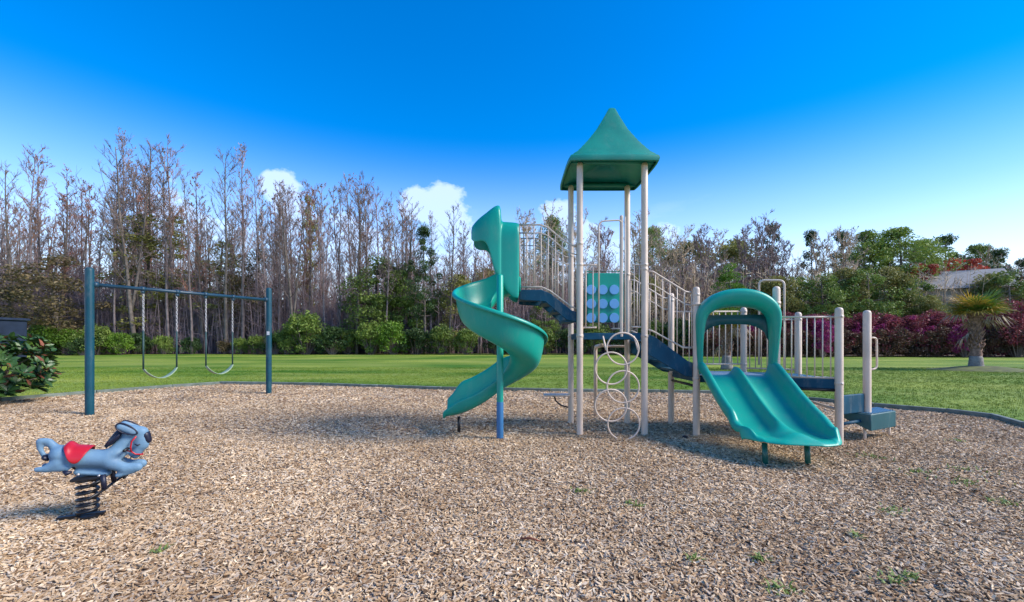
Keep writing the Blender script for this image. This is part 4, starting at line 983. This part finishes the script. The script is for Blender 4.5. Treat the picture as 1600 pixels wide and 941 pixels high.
# ---- spiral slide
cc = Vector((-.18, 6.63, 0)); ctr = []
def zz(th): return 1.77-(th-180)*.70/180
sec0 = [(.16, .22), (.165, .13), (.19, .05), (.25, .005), (.36, -.015), (.48, .0), (.57, .05), (.61, .15), (.64, .28), (.655, .42), (.665, .455), (.69, .465), (.71, .45), (.713, .41)]
rows = []
def row_at(org, rad, z, flat=1., wo=1.):
    return [tuple(Vector(org)+Vector(rad)*r_+Vector((0, 0, z+(h if r_ > .4 else h)*flat*(wo if r_ > .5 else 1)))) for r_, h in sec0]
for i in range(5):
    x = .14-(.14+.18)*i/5; rows.append(row_at((x, cc.y, 0), (0, 1, 0), 2.27-.02*i))
for th in range(90, 451, 9):
    a_ = R(th); z = zz(th) if th > 110 else 2.17-(th-90)*.0065; k = 1 if th < 400 else 1
    rows.append(row_at((cc.x, cc.y, 0), (math.cos(a_), math.sin(a_), 0), z))
z0 = zz(450)
for i in range(1, 13):
    t = i/12; x = cc.x-.86*t; z = z0-.43*(1-(1-t)**1.7)+.02*t; fl = 1-.5*ss(.75, 1, t); rows.append(row_at((x, cc.y+.02*t, 0), (0, 1, 0), z, fl))
rows.append([(p[0]-.03, p[1], p[2]-.05) for p in rows[-1]])
SP = part('spiral_slide', MB().grid(rows), 'teal', solid=.022, sub=1)
ob('centre_pole', MB().lathe((cc.x, cc.y, 0), [(.05, .55), (.05, 2.46), (.03, 2.48)], 20), M['teal'], SP, angle=50)
ob('pole_foot', MB().lathe((cc.x, cc.y, 0), [(.052, -.05), (.052, .56), (.05, .57)], 20), M['pblue'], SP, angle=50)
ob('exit_leg', MB().tube([(-.85, 7.08, -.03), (-.85, 7.08, .27)], .025, 10), M['black'], SP)
# entry hood: enclosure swept along -X
secs = [(.11, 2.12, 3.33, .36), (.05, 2.12, 3.345, .365), (-.02, 2.16, 3.35, .365), (-.10, 2.26, 3.355, .365), (-.16, 2.38, 3.36, .36), (-.18, 2.42, 3.40, .365), (-.185, 2.44, 3.60, .375), (-.21, 2.46, 3.615, .38), (-.26, 2.52, 3.60, .38), (-.30, 2.66, 3.57, .38), (-.34, 2.86, 3.54, .38), (-.40, 3.0, 3.49, .37), (-.47, 3.02, 3.44, .35), (-.54, 3.0, 3.38, .32), (-.60, 3.02, 3.32, .27), (-.635, 3.08, 3.26, .20)]
rows = []
for (x, zb, zt, hw_) in secs:
    row = []; yc = 7.12
    H_ = zt-zb; ra = min(.26, H_*.5)
    for k in range(21):
        u = k/20
        if u < .3: row.append((x, yc-hw_, zb+(H_-ra)*u/.3))
        elif u > .7: row.append((x, yc+hw_, zb+(H_-ra)*(1-u)/.3))
        else:
            a_ = PI*(1-(u-.3)/.4); e = .62
            row.append((x, yc+hw_*math.copysign(abs(math.cos(a_))**e, math.cos(a_)), zt-ra+ra*math.sin(a_)**e))
    rows.append(row)
EH = ob('entry_hood', MB().grid(rows), M['teal'], SP, solid=.025, sub=1)

# ------------------------------------------------------------------ spring horse
g0 = G(137, 812); HS = 187.0
PHI = R(26); HU = Vector((math.cos(PHI), math.sin(PHI), 0)); HV = Vector((-math.sin(PHI), math.cos(PHI), 0))
def hp(px, py, y=0.):        # point of the horse's own vertical plane, y off to its side
    k = (px-CX)/F; t = (k*g0.y-g0.x)/(HU.x-k*HU.y); q = g0+HU*t; q.z = EYE+(HY-py)/F*q.y; return q+HV*y
HR = thing('spring_rider', 'light blue spring horse with red saddle on a black coil spring', 'spring rider', tuple(g0))
def capsule_mesh(caps, name, m_, parent, voxel=.011, smooth=6):
    bm = bmesh.new()
    for (p, q, r0, r1, ys) in caps:
        p, q = Vector(p), Vector(q); n_ = max(2, int((q-p).length/(min(r0, r1)*.35))+1)
        for i in range(n_):
            t = i/(n_-1); c = p.lerp(q, t); r = r0+(r1-r0)*t
            bmesh.ops.create_icosphere(bm, subdivisions=2, radius=r, matrix=Matrix.Translation(c) @ Matrix.Rotation(PHI, 4, 'Z') @ Matrix.Diagonal((1, ys, 1, 1)))
    me = bpy.data.meshes.new(name); bm.to_mesh(me); bm.free(); o = link('tmp', me)
    a_ = o.modifiers.new('r', 'REMESH'); a_.mode = 'VOXEL'; a_.voxel_size = voxel
    s_ = o.modifiers.new('s', 'SMOOTH'); s_.iterations = smooth; s_.factor = .5
    dg = bpy.context.evaluated_depsgraph_get(); me2 = bpy.data.meshes.new_from_object(o.evaluated_get(dg)); bpy.data.objects.remove(o)
    me2.materials.clear(); me2.materials.append(m_); me2.shade_smooth(); o = link(name, me2, parent); o.location = -parent.location; return o
cp = []
def cap(x0, y0, x1, y1, r0, r1, ys=1., dy=0., dy1=None):
    cp.append((hp(x0, y0, dy), hp(x1, y1, dy if dy1 is None else dy1), r0/203, r1/203, ys))
cap(96, 710, 128, 716, 16, 16, 1.15); cap(128, 716, 168, 717, 16, 16, 1.15); cap(168, 715, 184, 708, 15.5, 13, 1.1)       # trunk
cap(180, 709, 195, 691, 14, 11.5, .8); cap(195, 691, 205, 677, 11.5, 10, .85)                                # neck
cap(203, 674, 220, 676, 12, 12, .8); cap(220, 680, 221, 694, 12.5, 12, .75); cap(219, 696, 211, 709, 10.5, 9, .75)             # head to muzzle
for s in (-1, 1):
    cap(176, 722, 198, 728, 11, 9, .8, s*.045, s*.06); cap(198, 729, 218, 727, 9, 8.5, .8, s*.06); cap(188, 740, 212, 733, 5, 5, .8, s*.06)   # fore legs stretched forward
    cap(96, 722, 78, 730, 11, 6.5, .8, s*.05, s*.06); cap(108, 728, 64, 731, 7, 5.0, .8, s*.06)   # hind legs stretched back
cap(86, 700, 76, 690, 7, 6, .8); cap(76, 690, 64, 689, 6, 5.5, .8); cap(62, 690, 62, 700, 5.5, 4.5, .8); cap(62, 700, 68, 712, 4.5, 4, .8)   # tail
cap(122, 737, 168, 739, 6, 6, 1.8)                # keel above the spring
HB_ = capsule_mesh(cp, 'body', M['horse'], HR)
# saddle: shell draped over the back, its flaps cut as a crescent
rows = []
for i in range(19):
    t = i/18; c = hp(103.5+43*t, 714.5+1.5*t); row = []
    ext = R(104)*(.10+.90*math.sin(PI*min(1, max(0, t)))**.75)
    lift = .028*math.exp(-((t-.17)/.12)**2)
    for k in range(-10, 11):
        a_ = k/10*ext; row.append(c+HV*math.sin(a_)*.116+Vector((0, 0, math.cos(a_)*(.101+lift))))
    rows.append(row)
sd_ = ob('saddle', MB().grid(rows), M['red'], HR, solid=.014, sub=1)
# mane
ob('mane', MB().tube([hp(165, 698, 0), hp(175, 688, 0), hp(184, 678, 0), hp(192, 669, 0)], [.014, .024, .026, .018], 8), M['dnavy'], HR)
for s in (-1, 1): ob('mane_fringe', MB().tube([hp(168, 698, s*.03), hp(177, 689, s*.04), hp(186, 681, s*.045), hp(193, 674, s*.045)], [.008, .018, .018, .008], 8), M['dnavy'], HR)
capsule_mesh([(hp(228, 679, 0), hp(232, 688, 0), .036, .028, 1.2)], 'forelock', M['dnavy'], HR)
for s in (-1, 1):
    pts_ = []; t_ = R(20); dv = .055
    for i in range(25):
        an = 2*PI*i/24; ex, ez = 17.5*math.cos(an), 6.8*math.sin(an)*(1-.25*math.cos(an)); x_ = ex*math.cos(t_)-ez*math.sin(t_); z_ = ex*math.sin(t_)+ez*math.cos(t_)
        pts_.append(hp(202+x_, 669+z_, s*(dv+.012)))
    E_ = capsule_mesh([(hp(191, 665, s*dv), hp(212, 672.5, s*dv), 6.2/197, 6.6/197, .6)], 'ear', M['horse'], HR, .007, 4)
    ob('ear_rim', MB().tube(pts_, .0062, 6, caps=False), M['dnavy'], HR)
# bridle, eyes, mouth
br = MB()
for s in (-1, 1):
    br.tube([hp(216, 680, s*.052), hp(209, 688, s*.056), hp(207, 697, s*.052), hp(208, 704, s*.046)], .0062, 6)
    br.tube([hp(200, 703, s*.03), hp(208, 704, s*.044), hp(214, 708, s*.042), hp(221, 709, s*.025)], .0062, 6)
br.tube([hp(221, 709, -.025), hp(223, 710, 0), hp(221, 709, .025)], .0062, 6)
ob('bridle', br, M['red'], HR)
ey = MB()
for s in (-1, 1): ey.tube([hp(214, 692, s*.057), hp(218, 694, s*.057), hp(222, 692, s*.055)], [.004, .0075, .004], 6); ey.tube([hp(205, 715, s*.034), hp(210, 711, s*.038)], .0045, 6)
ob('painted_face_lines', ey, M['dnavy'], HR)['kind'] = 'stuff'
# hoofs / dark marks
for s in (-1, 1):
    ob('hoof', MB().tube([hp(106, 733, s*.075), hp(112, 735.5, s*.085), hp(119, 734, s*.075)], [.010, .022, .010], 8), M['dnavy'], HR)
capsule_mesh([(hp(72, 714, 0), hp(75, 716, 0), .026, .024, 2.4)], 'tail_tip', M['dnavy'], HR)
for px, py in ((128, 738), (160, 740)):
    for s in (-1, 1): ob('bolt', MB().tube([hp(px, py, s*.066), hp(px, py, s*.076)], .010, 8), M['chain'], HR)
# spring
sp_ = MB(); n_t = 6.2
pts_ = []
for i in range(150):
    t = i/149; a_ = 2*PI*n_t*t+1.0; rr = .066; z = .05+.315*t
    pts_.append(Vector((g0.x+math.cos(a_)*rr, g0.y+math.sin(a_)*rr, z)))
sp_.tube(pts_, .0125, 8); ob('spring', sp_, M['black'], HR)
ob('top_plate', MB().box(hp(140, 745.5, 0), (.20, .16, .022), PHI), M['black'], HR, False, bevel=.005)
ob('base_plate', MB().lathe((g0.x+.02, g0.y, 0), [(.078, -.02), (.078, .045), (.05, .05)], 20), M['black'], HR, angle=40)
ob('anchor_foot', MB().box((g0.x-.03, g0.y-.02, .045), (.30, .045, .018), .45), M['black'], HR, False)
br = MB().tube([hp(168, 737, -.10), hp(171, 758, -.11)], .02, 6).tube([hp(168, 737, .10), hp(171, 758, .11)], .02, 6)
ob('bracket', br, M['dnavy'], HR)
ob('foot_rest', MB().tube([hp(156, 766, -.24), hp(171, 759, -.11), hp(171, 759, .11), hp(186, 750, .24)], .011, 8), M['black'], HR)
ob('foot_rest', MB().tube([hp(150, 752, -.12), hp(163, 746, -.12), hp(163, 746, .12)], .010, 8), M['black'], HR)
ob('foot_peg', MB().tube([hp(187, 752, .10), hp(193, 743, .26)], .012, 8), M['black'], HR)
ob('hand_grip', MB().tube([hp(201, 700, -.11), hp(201, 700, .11)], .012, 10), M['black'], HR)

# ------------------------------------------------------------------ weeds and scraps on the mulch
r = random.Random(77)
def weed(px, py, s, lab, n_=40):
    q = G(px, py); b = MB()
    for i in range(n_):
        a_ = r.uniform(0, 6.28); rr = abs(r.gauss(0, .5))*s; x, y = rr*math.cos(a_)*1.5, rr*math.sin(a_); h = r.uniform(.012, .045); l_ = r.uniform(.02, .08); az = r.uniform(0, 6.28); dx, dy = math.cos(az), math.sin(az); w_ = .006
        m_ = Vector((x+dx*l_*.4, y+dy*l_*.4, h*.8)); e = Vector((x+dx*l_, y+dy*l_, h)); sv = Vector((-dy*w_, dx*w_, 0)); p0 = Vector((x, y, 0))
        b.face([p0-sv, p0+sv, m_+sv, m_-sv]); b.face([m_-sv, m_+sv, e])
    o = link('weed', quick_mesh('weed', b, M['weed'])); o.location = (q.x, q.y, mz(q.x, q.y)); tag(o, lab, 'weed', 'green weeds sprouting through the wood chips')
for px, py, s, lab in ((908, 770, .10, 'weed below the middle of the play tower'), (995, 792, .10, 'thin weed right of the tower weed'), (1362, 716, .16, 'weed in front of the blue step'), (1436, 742, .14, 'pale weed between step and right edge'), (1508, 738, .22, 'largest weed tuft on the right side of the bed'),
        (1512, 757, .18, 'weed just below the largest tuft'), (1572, 788, .14, 'weed near the right edge of the chips'), (1396, 803, .13, 'lone weed in the middle of the right foreground'), (1188, 878, .05, 'small weed at bottom right of centre'), (1222, 925, .09, 'weed at the bottom edge right of centre'),
        (1395, 912, .07, 'weed at the bottom edge further right'), (1425, 908, .05, 'tiny weed beside the bottom right weed'), (1085, 880, .04, 'tiny weed in the centre foreground'), (1340, 842, .04, 'tiny weed left of the lone right weed'), (1495, 690, .12, 'weed near the edging on the right'), (250, 868, .04, 'tiny weed left of centre at the bottom')):
    weed(px, py, s, lab, 14+int(s*190))
q = G(828, 850); b = MB(); c = q+Vector((0, 0, mz(q.x, q.y)+.022)); b.tube([c+Vector((-.07, .02, 0)), c+Vector((0, 0, .012)), c+Vector((.08, -.025, 0))], [.006, .011, .005], 6)
o = ob('stick', b, mat('reddish_bark', (.22, .07, .04), .9, .2, 20)); tag(o, 'short reddish stick lying on the chips in the centre foreground', 'stick')
q = G(1073, 686); b = MB().lathe((q.x-.02, q.y, 0), [(.01, 0), (.045, .01), (.05, .03), (.03, .05), (.005, .055)], 9); o = ob('dark_clod', b, M['black']); tag(o, 'small dark clod on the chips left of the slide post', 'clod')
